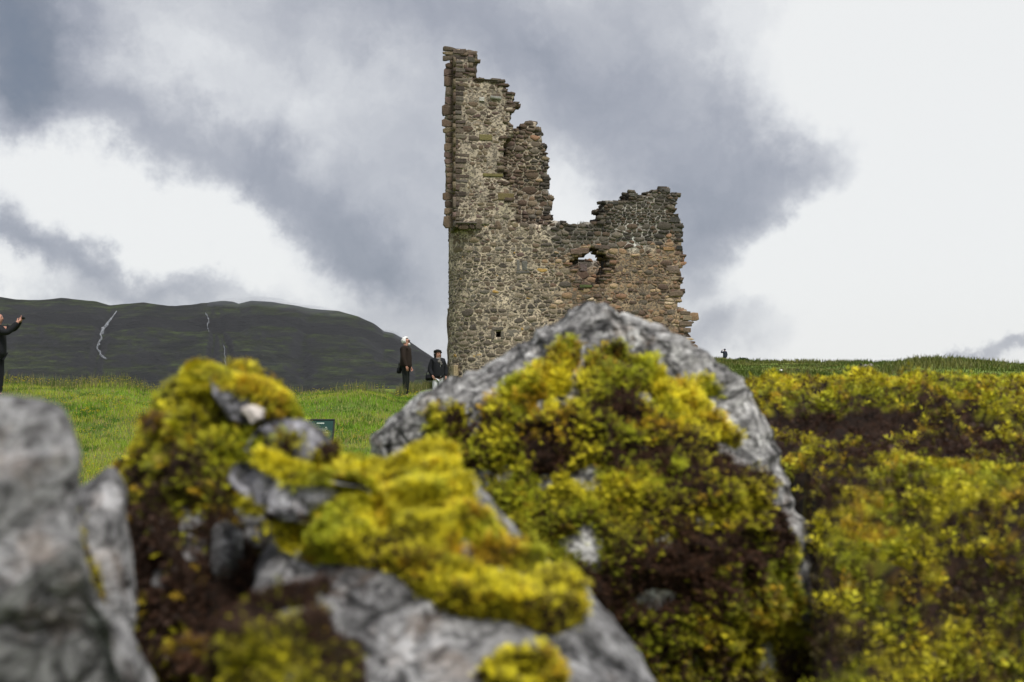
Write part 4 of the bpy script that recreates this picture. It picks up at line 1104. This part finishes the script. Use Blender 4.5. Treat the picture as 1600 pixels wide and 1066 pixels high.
# --- front centre boulder with the bright moss dome
R3 = [(392,930),(400,880),(425,835),(452,825),(485,800),(535,778),(590,752),(640,742),(692,728),(735,745),(765,777),(795,813),(850,867),(900,902),(950,962),(1000,1022),(1040,1090),(1060,1300),(700,1420),(380,1350),(384,1050)]
g3 = polar_rock(650, 1010, R3, .86, tilt=.42, T=.09, TB=.2, n1=320, n2=150, amp=.009, scale=7, seed=41, flat=.5, jag=.02)
r3 = rock_object('boulder', g3, M_rockA, 'long pale grey boulder at the bottom centre under a bright yellow moss dome')
moss_on(r3, g3, [[(440,850),(436,800),(470,765),(530,738),(590,705),(640,700),(684,722),(722,765),(765,812),(815,852),(862,895),(890,935),(903,978),(860,992),(800,975),(740,960),(680,932),(620,898),(560,880),(500,872)],
   [(745,1066),(770,1040),(810,1028),(850,1040),(880,1080),(800,1100)]], 42, thick=.020, n=17000, L=(.006,.0115), yel=.28, warp=6, lumps=30,
  brown=[(600,690,80,18,.5),(620,870,60,30,.45),(800,945,120,25,.42),(560,760,30,20,.4)])
# --- lower left brown mossy boulder
R4 = [(350,1030),(362,995),(388,972),(415,955),(450,932),(490,926),(520,938),(536,965),(545,1010),(548,1066),(545,1200),(450,1300),(350,1250)]
g4 = polar_rock(440, 1070, R4, .66, tilt=.2, T=.05, TB=.10, n1=200, n2=90, amp=.008, scale=9, seed=45, flat=.6, jag=.03)
r4 = rock_object('boulder', g4, M_rockA, 'small brown-mossed boulder at the bottom, below the yellow dome')
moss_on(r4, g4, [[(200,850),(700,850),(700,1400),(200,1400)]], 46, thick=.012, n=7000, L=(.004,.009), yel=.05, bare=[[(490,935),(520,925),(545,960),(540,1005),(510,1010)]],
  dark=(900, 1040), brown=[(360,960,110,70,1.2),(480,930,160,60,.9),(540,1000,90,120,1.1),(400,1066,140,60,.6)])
# --- loose twig of moss sticking out on the left of the heap
def twig(P, r0, label):
    bm = bmesh.new()
    for a, b in zip(P[:-1], P[1:]):
        a, b = Vector(a), Vector(b); d = b-a
        bmesh.ops.create_cone(bm, segments=6, radius1=r0, radius2=r0*.7, depth=d.length*1.1, matrix=Matrix.Translation((a+b)/2) @ d.to_track_quat('Z', 'Y').to_matrix().to_4x4())
    o = mesh_bm('moss_sprig', bm, M_bark); tag(o, label, 'moss sprig')
    PP = []
    for a, b in zip(P[:-1], P[1:]):
        for t in np.linspace(0, 1, 60): PP.append(np.array(a)*(1-t)+np.array(b)*t)
    PP = np.array(PP); r = np.random.default_rng(3); N = r.normal(0, 1, PP.shape); N /= np.linalg.norm(N, axis=1, keepdims=True)
    c = np.where(r.random(len(PP))[:, None] < .35, C_O*.6, C_B*1.6)
    V, F, C = fronds(PP+N*r0, N, r.uniform(.006, .012, len(PP)), c, 5)
    q = mesh_np('moss_fronds', V, F, M_moss, o, colors=C); tag(q, kind='stuff')
twig([tuple(at(262, 655, 1.0)), tuple(at(240, 656, .98)), tuple(at(226, 664, .97))], .004, 'brown moss sprig sticking out to the left of the mossy heap')
twig([tuple(at(330, 1008, .72)), tuple(at(300, 1014, .71)), tuple(at(275, 1012, .70))], .003, 'pale brown dead sprig reaching into the dark gap at the bottom left')

# --- mossy bank on the right: a real sheet of ground, heaped and hollow
def bank_h(x, y):
    sky = np.interp(x/np.maximum(y, .5)*FPX+800, [900,1140,1230,1300,1345,1400,1430,1500,1600,1800], [592,590,594,591,585,587,580,586,598,612])
    top = CAMZ+(HOR-sky)/FPX*4.0-.012
    z = np.interp(y, [.2,.7,1.02,1.2,1.36,1.5,1.65,1.8,1.95,2.05,2.17,2.5,3.2,4.0,4.6,5.6], [.72,.80,.95,1.055,1.15,1.235,1.25,1.255,1.275,1.335,1.362,1.372,1.388,1.40,1.36,.7])
    z = z+(top-1.40)*sstep(2.6, 3.9, y)
    z = z+.040*fbm(xyz(x, y), 3.6, 3, 401)*sstep(.5, 1, y)*(1-.88*sstep(2.0, 3.0, y))+.016*fbm(xyz(x, y), 9, 3, 403)*(1-.6*sstep(2, 4, y))+.024*(1-2.4*np.abs(fbm(xyz(x, y), 13, 2, 405)))*(1-.6*sstep(2, 3.5, y))
    lo = np.interp(y, [0, 1.6, 2.1, 6], [.250, .245, .10, .06]); edge = sstep(0, np.interp(y, [1.6, 2.4], [.035, .14]), x/np.maximum(y, .5)-lo)   # its left flank drops away behind the big boulder
    z = z-.022*sstep(2.1, 3.0, y); return -.1+(z+.1)*edge
bx_ = np.linspace(.05, 4.6, 300); by_ = np.concatenate([np.linspace(.25, 2.3, 210), np.linspace(2.32, 5.6, 150)])
BX, BY = np.meshgrid(bx_, by_); BZ = bank_h(BX, BY); Vb = xyz(BX, BY, BZ); n1, n2 = len(bx_), len(by_)
Nb = np.cross(np.gradient(Vb, axis=1), np.gradient(Vb, axis=0)); Nb /= np.linalg.norm(Nb, axis=-1, keepdims=True)
def bank_brown(P, N):
    px = 800+FPX*P[:, 0]/P[:, 1]+110*fbm(P, 4, 3, 451); py = HOR-(P[:, 2]-CAMZ)/P[:, 1]*FPX+45*fbm(P, 5, 3, 453)
    b = .42-.34*sstep(2.15, 2.7, P[:, 1])
    for (bx, by, rx, ry, am) in [(1330,655,150,32,1.05),(1490,662,130,28,1.0),(1250,640,60,16,.6),(1440,720,150,32,.95),(1560,705,70,34,.95),(1300,640,100,10,.6),(1550,830,90,45,.95),(1400,890,120,50,.8),(1510,950,150,50,.85),(1330,1010,110,60,.9),(1450,600,60,10,.5),(1250,600,20,8,.5),(1330,740,60,40,.5),(1320,900,50,90,.7)]:
        b = np.maximum(b, am*np.exp(-(((px-bx)/rx)**2+((py-by)/ry)**2)*.7))
    return b+.30*sstep(.55, .1, N[:, 2])
Pf, Nf_ = Vb.reshape(-1, 3), Nb.reshape(-1, 3)
cb_, _ = moss_color(Pf, Nf_, bank_brown(Pf, Nf_)+.12, 61, .05)
bank = mesh_np('bank', Pf, gridF(n1, n2), M_mossbed, colors=cb_*.35, smooth=True); tag(bank, kind='structure')
r = np.random.default_rng(62)
n = 95000; y = 1.0+4.0*r.random(n)**1.25; b = r.uniform(900, 1800, n); x = (b-800)/FPX*y
x = x[(x < 4.5)]; y = y[:len(x)] if False else y[((b-800)/FPX*y < 4.5)]
z = bank_h(x, y); e = 1e-3
nx = -(bank_h(x+e, y)-z)/e; ny = -(bank_h(x, y+e)-z)/e; N = np.stack([nx, ny, np.ones_like(nx)], -1); N /= np.linalg.norm(N, axis=1, keepdims=True)
P = xyz(x, y, z); c, w = moss_color(P, N, bank_brown(P, N), 63, .12+.5*sstep(2.1, 2.6, y))
q_ = (sstep(1.9, 1.25, y+.25*fbm(P, 5, 2, 67))*.32*(r.random(len(y)) < .7))[:, None]; c = c*(1-q_)+C_DG*.8*q_*r.uniform(.6, 1.4, len(y))[:, None]  # olive mixed into the nearer moss, its shade put into the colour
cl = 1+.6*fbm(P, 30, 2, 65)
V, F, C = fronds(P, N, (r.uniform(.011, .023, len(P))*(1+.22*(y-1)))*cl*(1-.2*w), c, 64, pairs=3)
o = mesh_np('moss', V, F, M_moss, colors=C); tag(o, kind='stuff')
print('bank moss', len(F))
# ================================================================== PEOPLE AND THE SIGN
def skin(name, verts, edges, radii, mat, parent, sub=2, root=0):
    me = bpy.data.meshes.new(name); me.from_pydata([tuple(v) for v in verts], edges, []); me.materials.append(mat)
    o = bpy.data.objects.new(name, me); col.objects.link(o)
    md = o.modifiers.new('skin', 'SKIN'); md.use_smooth_shade = True
    sv = me.skin_vertices[0].data
    for i, r_ in enumerate(radii):
        sv[i].radius = (r_, r_) if isinstance(r_, (int, float)) else r_
        sv[i].use_root = (i == root)
    if sub:
        s = o.modifiers.new('smooth', 'SUBSURF'); s.levels = sub; s.render_levels = sub
    bpy.context.view_layer.update()
    dg = bpy.context.evaluated_depsgraph_get(); me2 = bpy.data.meshes.new_from_object(o.evaluated_get(dg)); me2.name = name
    o.modifiers.clear(); o.data = me2; bpy.data.meshes.remove(me)
    for p in me2.polygons: p.use_smooth = True
    if not me2.materials: me2.materials.append(mat)
    if parent is not None: o.parent = parent
    return o
M_skin = plain('skin', (.50,.26,.19), .55, .12, 60); M_white = plain('white_hair', (.80,.79,.77), .8, .15, 90); M_black2 = plain('black_cloth', (.010,.011,.014), .85, .3, 60)
M_browncl = plain('brown_cloth', (.022,.014,.010), .9, .3, 60); M_dktr = plain('dark_green_cloth', (.010,.013,.011), .9, .3, 60); M_whitecl = plain('white_cloth', (.70,.71,.74), .8, .08, 40)
M_fur = plain('dark_fur', (.008,.009,.007), .95, .5, 120); M_shoe = plain('shoe_leather', (.02,.016,.012), .6); M_scarf = plain('checked_scarf', (.16,.15,.135), .9, .8, 45)
M_navy = plain('dark_blue_cloth', (.025,.030,.045), .9, .3, 60); M_metal = plain('dark_plastic', (.012,.012,.013), .35); M_lens = plain('spectacle_frame', (.03,.02,.018), .3)
def V3(*a): return Vector(a)
def hand_chain(verts, edges, radii, wrist_i, wrist, elbow, palmdir, curl=.6, s=1.0):
    """palm + four unequal bent fingers + thumb, growing from the wrist vertex"""
    f = (wrist-elbow).normalized(); side = palmdir.cross(f).normalized(); pn = palmdir.normalized()
    pm = wrist+f*.045*s; verts.append(pm); radii.append((.034*s, .018*s)); pi = len(verts)-1; edges.append((wrist_i, pi))
    for k, (off, ln) in enumerate(((-.028, .062), (-.010, .074), (.009, .070), (.027, .054))):
        b = pm+f*.036*s+side*off*s; m_ = b+(f*math.cos(curl)+pn*math.sin(curl))*ln*.5*s; t = m_+(f*math.cos(curl*2)+pn*math.sin(curl*2))*ln*.5*s
        i0 = len(verts); verts.extend([b, m_, t]); radii.extend([.0095*s, .0085*s, .007*s]); edges.extend([(pi, i0), (i0, i0+1), (i0+1, i0+2)])
    b = wrist+f*.02*s-side*.03*s; m_ = b+(f*.7-side*.5+pn*.4)*.035*s; t = m_+(f*.9+pn*.4)*.028*s
    i0 = len(verts); verts.extend([b, m_, t]); radii.extend([.012*s, .010*s, .008*s]); edges.extend([(wrist_i, i0), (i0, i0+1), (i0+1, i0+2)])
def person(loc, rz, H, label, arms, mats, coat_len=.80, hair='none', headturn=0.0, bulk=1.0, group=None, feet=True, stance=.10, beard=False, lean=0.0):
    """local frame: facing -Y, X to the person's left. arms: {side: (elbow, wrist, palm direction)} relative to a 1.75 m figure"""
    s = H/1.75
    root = empty('person', loc, rz); tag(root, label, 'person', group)
    S = lambda *a: Vector(a)*s
    hip, belly, chest, neckb, neck = S(0,0,.95), S(0,-.01,1.10), S(0,-.005+lean,1.30), S(0,.012+lean,1.45), S(0,.0+lean,1.50)
    hd = neck+S(0,-.012,.095); ct, st = math.cos(headturn), math.sin(headturn)
    fd = Vector((st, -ct, 0))
    sk, br, tr, sh = mats['skin'], mats['coat'], mats['legs'], mats['shoes']
    # one continuous body: trunk, head, arms with hands, legs
    v = [hip, belly, chest, neckb, neck, hd+fd*.012*s, hd+V3(0, 0, .06*s)-fd*.008*s, hd+V3(0, 0, .105*s)-fd*.012*s]
    e = [(0,1),(1,2),(2,3),(3,4),(4,5),(5,6),(6,7)]; r_ = [(.125*s,.10*s),(.12*s,.095*s),(.14*s,.10*s),(.065*s,.06*s),(.052*s,.052*s),(.072*s,.082*s),(.078*s,.092*s),(.055*s,.065*s)]
    i = len(v); v += [hd+fd*.090*s-V3(0, 0, .030*s), hd+fd*.108*s+V3(0, 0, .018*s)]; e += [(5, i), (5, i+1)]; r_ += [.026*s, .012*s]     # chin, nose
    sleeves = []
    for sd in (-1, 1):
        shp = S(sd*.165, .01+lean, 1.42); eb, wr, pd = arms[sd]; eb = S(*eb); wr = S(*wr)
        i = len(v); v += [shp, eb, wr]; e += [(3, i), (i, i+1), (i+1, i+2)]; r_ += [.05*s, .038*s, .027*s]
        hand_chain(v, e, r_, i+2, wr, eb, Vector(pd), .55, s)
        sleeves.append((shp, eb, wr))
        hp = S(sd*.085, 0, .90); kn = S(sd*stance*.95, -.015, .50); an = S(sd*stance, .02, .09)
        i = len(v); v += [hp, kn, an, an+S(0, -.12, -.045)]; e += [(0, i), (i, i+1), (i+1, i+2), (i+2, i+3)]; r_ += [.075*s, .052*s, .036*s, (.035*s, .025*s)]
    skin('body', v, e, r_, sk, root, 2)
    for sd in (-1, 1):       # ears, eyes
        sdv = Vector((fd.y, -fd.x, 0))*sd
        for nm, pos, sz, mt in (('ear', hd+V3(0, 0, .03*s)+sdv*.078*s+fd*.0, (.012, .022, .032), sk), ('eye', hd+V3(0, 0, .042*s)+sdv*.030*s+fd*.085*s, (.013, .010, .009), mats['dark'])):
            bm = bmesh.new(); bmesh.ops.create_uvsphere(bm, u_segments=10, v_segments=8, radius=1)
            M_ = Matrix.Translation(pos) @ Matrix.Rotation(math.atan2(fd.x, -fd.y), 4, 'Z') @ Matrix.Diagonal((sz[0]*s, sz[1]*s, sz[2]*s, 1))
            bm.transform(M_); mesh_bm(nm, bm, mt, root, True)
    bm = bmesh.new(); bmesh.ops.create_uvsphere(bm, u_segments=8, v_segments=6, radius=1)
    bm.transform(Matrix.Translation(hd+fd*.092*s-V3(0, 0, .006*s)) @ Matrix.Rotation(math.atan2(fd.x, -fd.y), 4, 'Z') @ Matrix.Diagonal((.024*s, .010*s, .006*s, 1))); mesh_bm('mouth', bm, plain('lips', (.30,.10,.09)), root, True)
    # jacket: trunk down to the hem, sleeves to the cuffs
    b = bulk
    v = [S(0,0,coat_len), S(0,0,.98), S(0,-.01,1.15), S(0,lean,1.32), S(0,.01+lean,1.44), S(0,.004+lean,1.525)]
    e = [(0,1),(1,2),(2,3),(3,4),(4,5)]; r_ = [(.185*s*b,.175*s*b),(.180*s*b,.172*s*b),(.175*s*b,.165*s*b),(.178*s*b,.155*s*b),(.150*s*b,.115*s*b),(.074*s,.078*s)]
    for (shp, eb, wr) in sleeves:
        i = len(v); v += [shp+Vector((0, 0, -.005)), eb, eb+(wr-eb)*1.0]; e += [(4, i), (i, i+1), (i+1, i+2)]; r_ += [.082*s*b, .068*s*b, .050*s*b]
    coat = skin('jacket', v, e, r_, br, root, 2)
    # trousers and shoes
    v = [S(0,0,.94)]; e = []; r_ = [(.14*s, .12*s)]
    for sd in (-1, 1):
        i = len(v); v += [S(sd*.088, 0, .84), S(sd*stance*.97, -.01, .48), S(sd*stance, .02, .08)]; e += [(0, i), (i, i+1), (i+1, i+2)]; r_ += [.098*s, .078*s, .066*s]
    skin('trousers', v, e, r_, tr, root, 2)
    for sd in (-1, 1):
        a = S(sd*stance, .05, .05); skin('shoe', [a, a+S(0, -.10, -.005), a+S(0, -.19, -.012)], [(0,1),(1,2)], [.045*s, .046*s, .036*s], sh, root, 2)
    return root, hd, fd, s
def puffs(name, P, rad, mat, parent, seed, n=3):
    bm = bmesh.new(); r = np.random.default_rng(seed)
    for p, q in zip(P, rad):
        bmesh.ops.create_icosphere(bm, subdivisions=2, radius=q, matrix=Matrix.Translation(p))
    for v in bm.verts: v.co += Vector(r.normal(0, .006, 3))
    return mesh_bm(name, bm, mat, parent, True)
def shell(name, c, fd, sx_, sy_, sz_, cut, mat, parent, seed, amp=.012):
    """hair or a cap: the part of an ellipsoid that lies behind/above the face"""
    bm = bmesh.new(); bmesh.ops.create_icosphere(bm, subdivisions=4, radius=1)
    rot = math.atan2(fd.x, -fd.y)
    dele = [v for v in bm.verts if cut(v.co)]
    bmesh.ops.delete(bm, geom=dele, context='VERTS')
    P = np.array([v.co[:] for v in bm.verts]); n = fbm(P, 3.5, 3, seed)
    for v, k in zip(bm.verts, n): v.co *= 1+k*amp*10
    bm.transform(Matrix.Translation(c) @ Matrix.Rotation(rot, 4, 'Z') @ Matrix.Diagonal((sx_, sy_, sz_, 1)))
    o = mesh_bm(name, bm, mat, parent, True); sm = o.modifiers.new('thickness', 'SOLIDIFY'); sm.thickness = .012; sm.offset = -1
    return o
def stand(px, D, dz=0.0):
    x = (px-800)/FPX*D; return (x, D, float(land_h(np.array([x]), np.array([D]))[0])+dz)
down = lambda sd, y=-.02: ((sd*.235, .01+y*.3, 1.14), (sd*.235, -.06+y, .89), (-sd, 0, 0))

# white-haired man in a brown jacket, in profile, looking right
mats = dict(skin=M_skin, coat=M_browncl, legs=M_dktr, shoes=M_shoe, dark=M_black2)
p1 = at(634, 622, 31.0)
root, hd, fd, s = person(tuple(p1), R(80), 1.74, 'white-haired bearded man in a dark brown jacket standing on the grass left of the ruin', {-1: down(-1), 1: down(1, -.03)}, mats, coat_len=.80, bulk=1.08, headturn=R(-4))
shell('hair', hd+V3(0, 0, .052*s)-fd*.020*s, fd, .104*s, .120*s, .112*s, lambda c: (c.y < -.42 and c.z < .62) or c.z < -.72, M_white, root, 5, .02)
puffs('beard', [hd+fd*.085*s-V3(0, 0, .045*s), hd+fd*.06*s-V3(0, 0, .055*s), hd+fd*.098*s-V3(0, 0, .06*s)], [.030*s, .036*s, .022*s], M_white, root, 6)
gl = empty('spectacles'); gl.parent = root
for sd in (-1, 1):
    sdv = Vector((fd.y, -fd.x, 0))*sd; c_ = hd+V3(0, 0, .042*s)+sdv*.032*s+fd*.099*s
    bm = bmesh.new(); bmesh.ops.create_cone(bm, segments=14, radius1=.024*s, radius2=.024*s, depth=.005, cap_ends=True, matrix=Matrix.Translation(c_) @ fd.to_track_quat('Z', 'Y').to_matrix().to_4x4()); mesh_bm('lens', bm, M_lens, gl)
    a = c_+sdv*.024; b_ = hd+V3(0, 0, .045*s)+sdv*.088*s; d = b_-a; bm = bmesh.new()
    bmesh.ops.create_cone(bm, segments=6, radius1=.004, radius2=.004, depth=d.length, matrix=Matrix.Translation((a+b_)/2) @ d.to_track_quat('Z', 'Y').to_matrix().to_4x4()); mesh_bm('temple_arm', bm, M_lens, gl)
def bag(loc, rz, w, d, h, label, mat=M_black2):
    rt = empty('shoulder_bag', loc, rz); tag(rt, label, 'bag')
    bm = bmesh.new(); bmesh.ops.create_cube(bm, size=1); bm.transform(Matrix.Diagonal((w, d, h, 1))); bmesh.ops.bevel(bm, geom=bm.edges[:], offset=.02, segments=2, affect='EDGES'); mesh_bm('pouch', bm, mat, rt, True)
    bm = bmesh.new(); bmesh.ops.create_cube(bm, size=1); bm.transform(Matrix.Translation((0, -d*.55, h*.2)) @ Matrix.Diagonal((w*.98, .012, h*.55, 1))); bmesh.ops.bevel(bm, geom=bm.edges[:], offset=.004, segments=1, affect='EDGES'); mesh_bm('flap', bm, mat, rt)
    bm = bmesh.new()
    pts = [Vector((-w*.45, 0, h*.4)), Vector((-w*.3, 0, h*.4+.10)), Vector((0, 0, h*.4+.15)), Vector((w*.3, 0, h*.4+.10)), Vector((w*.45, 0, h*.4))]
    for a, b_ in zip(pts[:-1], pts[1:]):
        q = b_-a; bmesh.ops.create_cone(bm, segments=6, radius1=.009, radius2=.009, depth=q.length*1.05, matrix=Matrix.Translation((a+b_)/2) @ q.to_track_quat('Z', 'Y').to_matrix().to_4x4())
    mesh_bm('strap', bm, mat, rt)
bag(tuple(at(623.5, 579, 31.0)), R(80), .16, .10, .17, 'small black bag at the hip of the white-haired man')

# woman in a black jacket and fur hat, white trousers
mats = dict(skin=M_skin, coat=M_black2, legs=M_whitecl, shoes=M_shoe, dark=M_black2)
p2 = at(684, 635, 31.6)
root, hd, fd, s = person(tuple(p2), R(22), 1.64, 'smiling woman in a black furry hat, black jacket and white trousers beside the ruin', {-1: ((-.26, .02, 1.15), (-.20, -.10, .93), (1, 0, 0)), 1: ((.27, .02, 1.15), (.24, -.07, .92), (-1, 0, 0))}, mats, coat_len=.86, bulk=1.2, headturn=R(14))
shell('hat', hd+V3(0, 0, .075*s)-fd*.02*s, fd, .120*s, .132*s, .095*s, lambda c: c.z < -.30 or (c.y < -.60 and c.z < .15), M_fur, root, 8, .03)
puffs('hair', [hd+Vector((fd.y, -fd.x, 0))*sd*.085*s-V3(0, 0, .0+k*.035)*s-fd*.02*s for sd in (-1, 1) for k in range(3)]+[hd-fd*.09*s], [.045*s, .042*s, .034*s]*2+[.07*s], M_fur, root, 9)
nk = hd-V3(0, 0, .115*s)
puffs('scarf', [nk+Vector((.055*math.cos(a), .055*math.sin(a)-.01, -.01))*s for a in np.linspace(0, 6.28, 10)[:-1]]+[nk+V3(.02, -.10, -.07)*s, nk+V3(.04, -.135, -.12)*s, nk+V3(.06, -.16, -.17)*s, nk+V3(-.02, -.13, -.10)*s], [.040*s]*9+[.045*s, .042*s, .036*s, .036*s], M_scarf, root, 10)
bm = bmesh.new()
for k in range(12):
    z0 = 1.32-.036*k; bmesh.ops.create_cube(bm, size=1, matrix=Matrix.Translation(Vector((.03+.001*k, -.165-.0006*k, z0))*s) @ Matrix.Diagonal((.008, .02, .034, 1)))
mesh_bm('zip', bm, plain('zip_metal', (.45,.45,.43), .4), root)
bag(tuple(at(671, 590, 31.5)), R(20), .22, .12, .18, 'black bag hanging by the hip of the woman in white trousers')

# man at the left edge photographing with raised hands
mats = dict(skin=M_skin, coat=M_black2, legs=M_black2, shoes=M_shoe, dark=M_black2)
DP = 22.0; p3 = at(-4, 622, DP)
root, hd, fd, s = person((p3[0], p3[1], p3[2]), R(90), 1.75, 'man in black at the left edge raising a small camera in both hands', {-1: ((-.17, -.27, 1.30), (-.055, -.44, 1.53), (.3, .2, 0)), 1: ((.19, -.25, 1.40), (.075, -.43, 1.57), (-.3, .2, 0))}, mats, coat_len=.80, bulk=1.05, lean=-.0)
shell('hair', hd+V3(0, 0, .055*s)-fd*.025*s, fd, .094*s, .105*s, .095*s, lambda c: (c.y < -.35 and c.z < .72) or c.z < -.6, plain('grey_hair', (.16,.15,.14), .8), root, 15, .01)
ph = empty('camera', (0, 0, 0)); cp = Vector(p3)+Vector((.52, 0.0, 1.62)); ph.location = cp; tag(ph, 'small black camera held up by the man at the left edge', 'camera')
bm = bmesh.new(); bmesh.ops.create_cube(bm, size=1, matrix=Matrix.Diagonal((.022, .11, .062, 1))); bmesh.ops.bevel(bm, geom=bm.edges[:], offset=.006, segments=2, affect='EDGES'); mesh_bm('camera_body', bm, M_metal, ph, True)
bm = bmesh.new(); bmesh.ops.create_cone(bm, segments=16, radius1=.022, radius2=.019, depth=.03, cap_ends=True, matrix=Matrix.Translation((.024, 0, 0)) @ Matrix.Rotation(R(90), 4, 'Y')); mesh_bm('lens', bm, M_metal, ph, True)

# far figure on the knoll, one arm raised to the face
mats = dict(skin=M_skin, coat=M_navy, legs=M_dktr, shoes=M_shoe, dark=M_black2)
p4 = at(1132.5, 572, 113)
root, hd, fd, s = person(tuple(p4), R(200), 1.78, 'distant person in dark clothes on the skyline knoll with one arm raised to the head', {1: ((.38, -.12, 1.36), (.16, -.24, 1.60), (0, 1, 0)), -1: ((-.26, 0, 1.15), (-.24, -.06, .92), (1, 0, 0))}, mats, bulk=1.15, coat_len=.75)
shell('hat', hd+V3(0, 0, .06*s), fd, .11*s, .12*s, .11*s, lambda c: c.z < -.35, M_navy, root, 16, .01)

# low green information board in the grass, seen over the moss
m = MatB('sign_green'); m.color((.004,.040,.032)); m.b.inputs['Roughness'].default_value = .35; M_sgreen = m.m
M_sframe = plain('sign_frame', (.012,.012,.011), .5); M_sprint = plain('sign_print', (.50,.56,.50), .6, .1)
DS = 15.0; a = at(476, 655.5, DS); b_ = at(523.5, 655.5, DS); wS = b_[0]-a[0]
sg = empty('information_board', ((a[0]+b_[0])/2, DS, a[2])); tag(sg, 'low dark green information board with a black frame standing in the grass', 'sign')
til = Matrix.Rotation(R(-28), 4, 'X'); hS = .34
def sbox(name, cx_, cz_, w, h, d, y, mat):
    bm = bmesh.new(); bmesh.ops.create_cube(bm, size=1, matrix=til @ Matrix.Translation((cx_, y, cz_)) @ Matrix.Diagonal((w, d, h, 1))); bmesh.ops.bevel(bm, geom=bm.edges[:], offset=.003, segments=1, affect='EDGES'); return mesh_bm(name, bm, mat, sg)
sbox('panel', 0, -hS/2, wS-.03, hS-.03, .012, 0, M_sgreen)
for (cx_, cz_, w, h) in ((0, -.009, wS, .022), (0, -hS+.009, wS, .022), (-wS/2+.009, -hS/2, .018, hS-.046), (wS/2-.009, -hS/2, .018, hS-.046)): sbox('frame', cx_, cz_, w, h, .03, 0, M_sframe)
for (x0, x1, zz, h) in ((-.035, .06, -.062, .022), (.085, .115, -.125, .010), (-.17, .115, -.150, .008), (-.17, .10, -.175, .008), (-.17, .12, -.20, .008), (-.17, -.06, -.062, .022)):
    xx = x0
    while xx < x1-.004:      # worn, unreadable print
        w = rng.uniform(.006, .016); sbox('print', xx+w/2, zz+rng.normal(0, .0012), w, h*rng.uniform(.55, 1), .004, -.0085, M_sprint) if False else None
        xx += w+.004
prt = bmesh.new()
for (x0, x1, zz, h) in ((-.035, .06, -.062, .022), (.085, .115, -.125, .010), (-.17, .115, -.150, .008), (-.17, .10, -.175, .008), (-.17, .12, -.20, .008)):
    xx = x0
    while xx < x1-.004:
        w = rng.uniform(.006, .014); bmesh.ops.create_cube(prt, size=1, matrix=til @ Matrix.Translation((xx+w/2, -.0075, zz)) @ Matrix.Diagonal((w, .003, h*rng.uniform(.6, 1), 1))); xx += w+.004
o = mesh_bm('print', prt, M_sprint, sg); tag(o, kind='stuff')
gz = float(land_h(np.array([sg.location.x]), np.array([DS]))[0])-sg.location.z
for sx_ in (-.3, .3):
    bm = bmesh.new(); bmesh.ops.create_cube(bm, size=1, matrix=Matrix.Translation((sx_*wS, .10, (gz-.25-.08)/2)) @ Matrix.Diagonal((.05, .05, abs(gz-.25)-.08, 1))); mesh_bm('post', bm, M_sframe, sg)
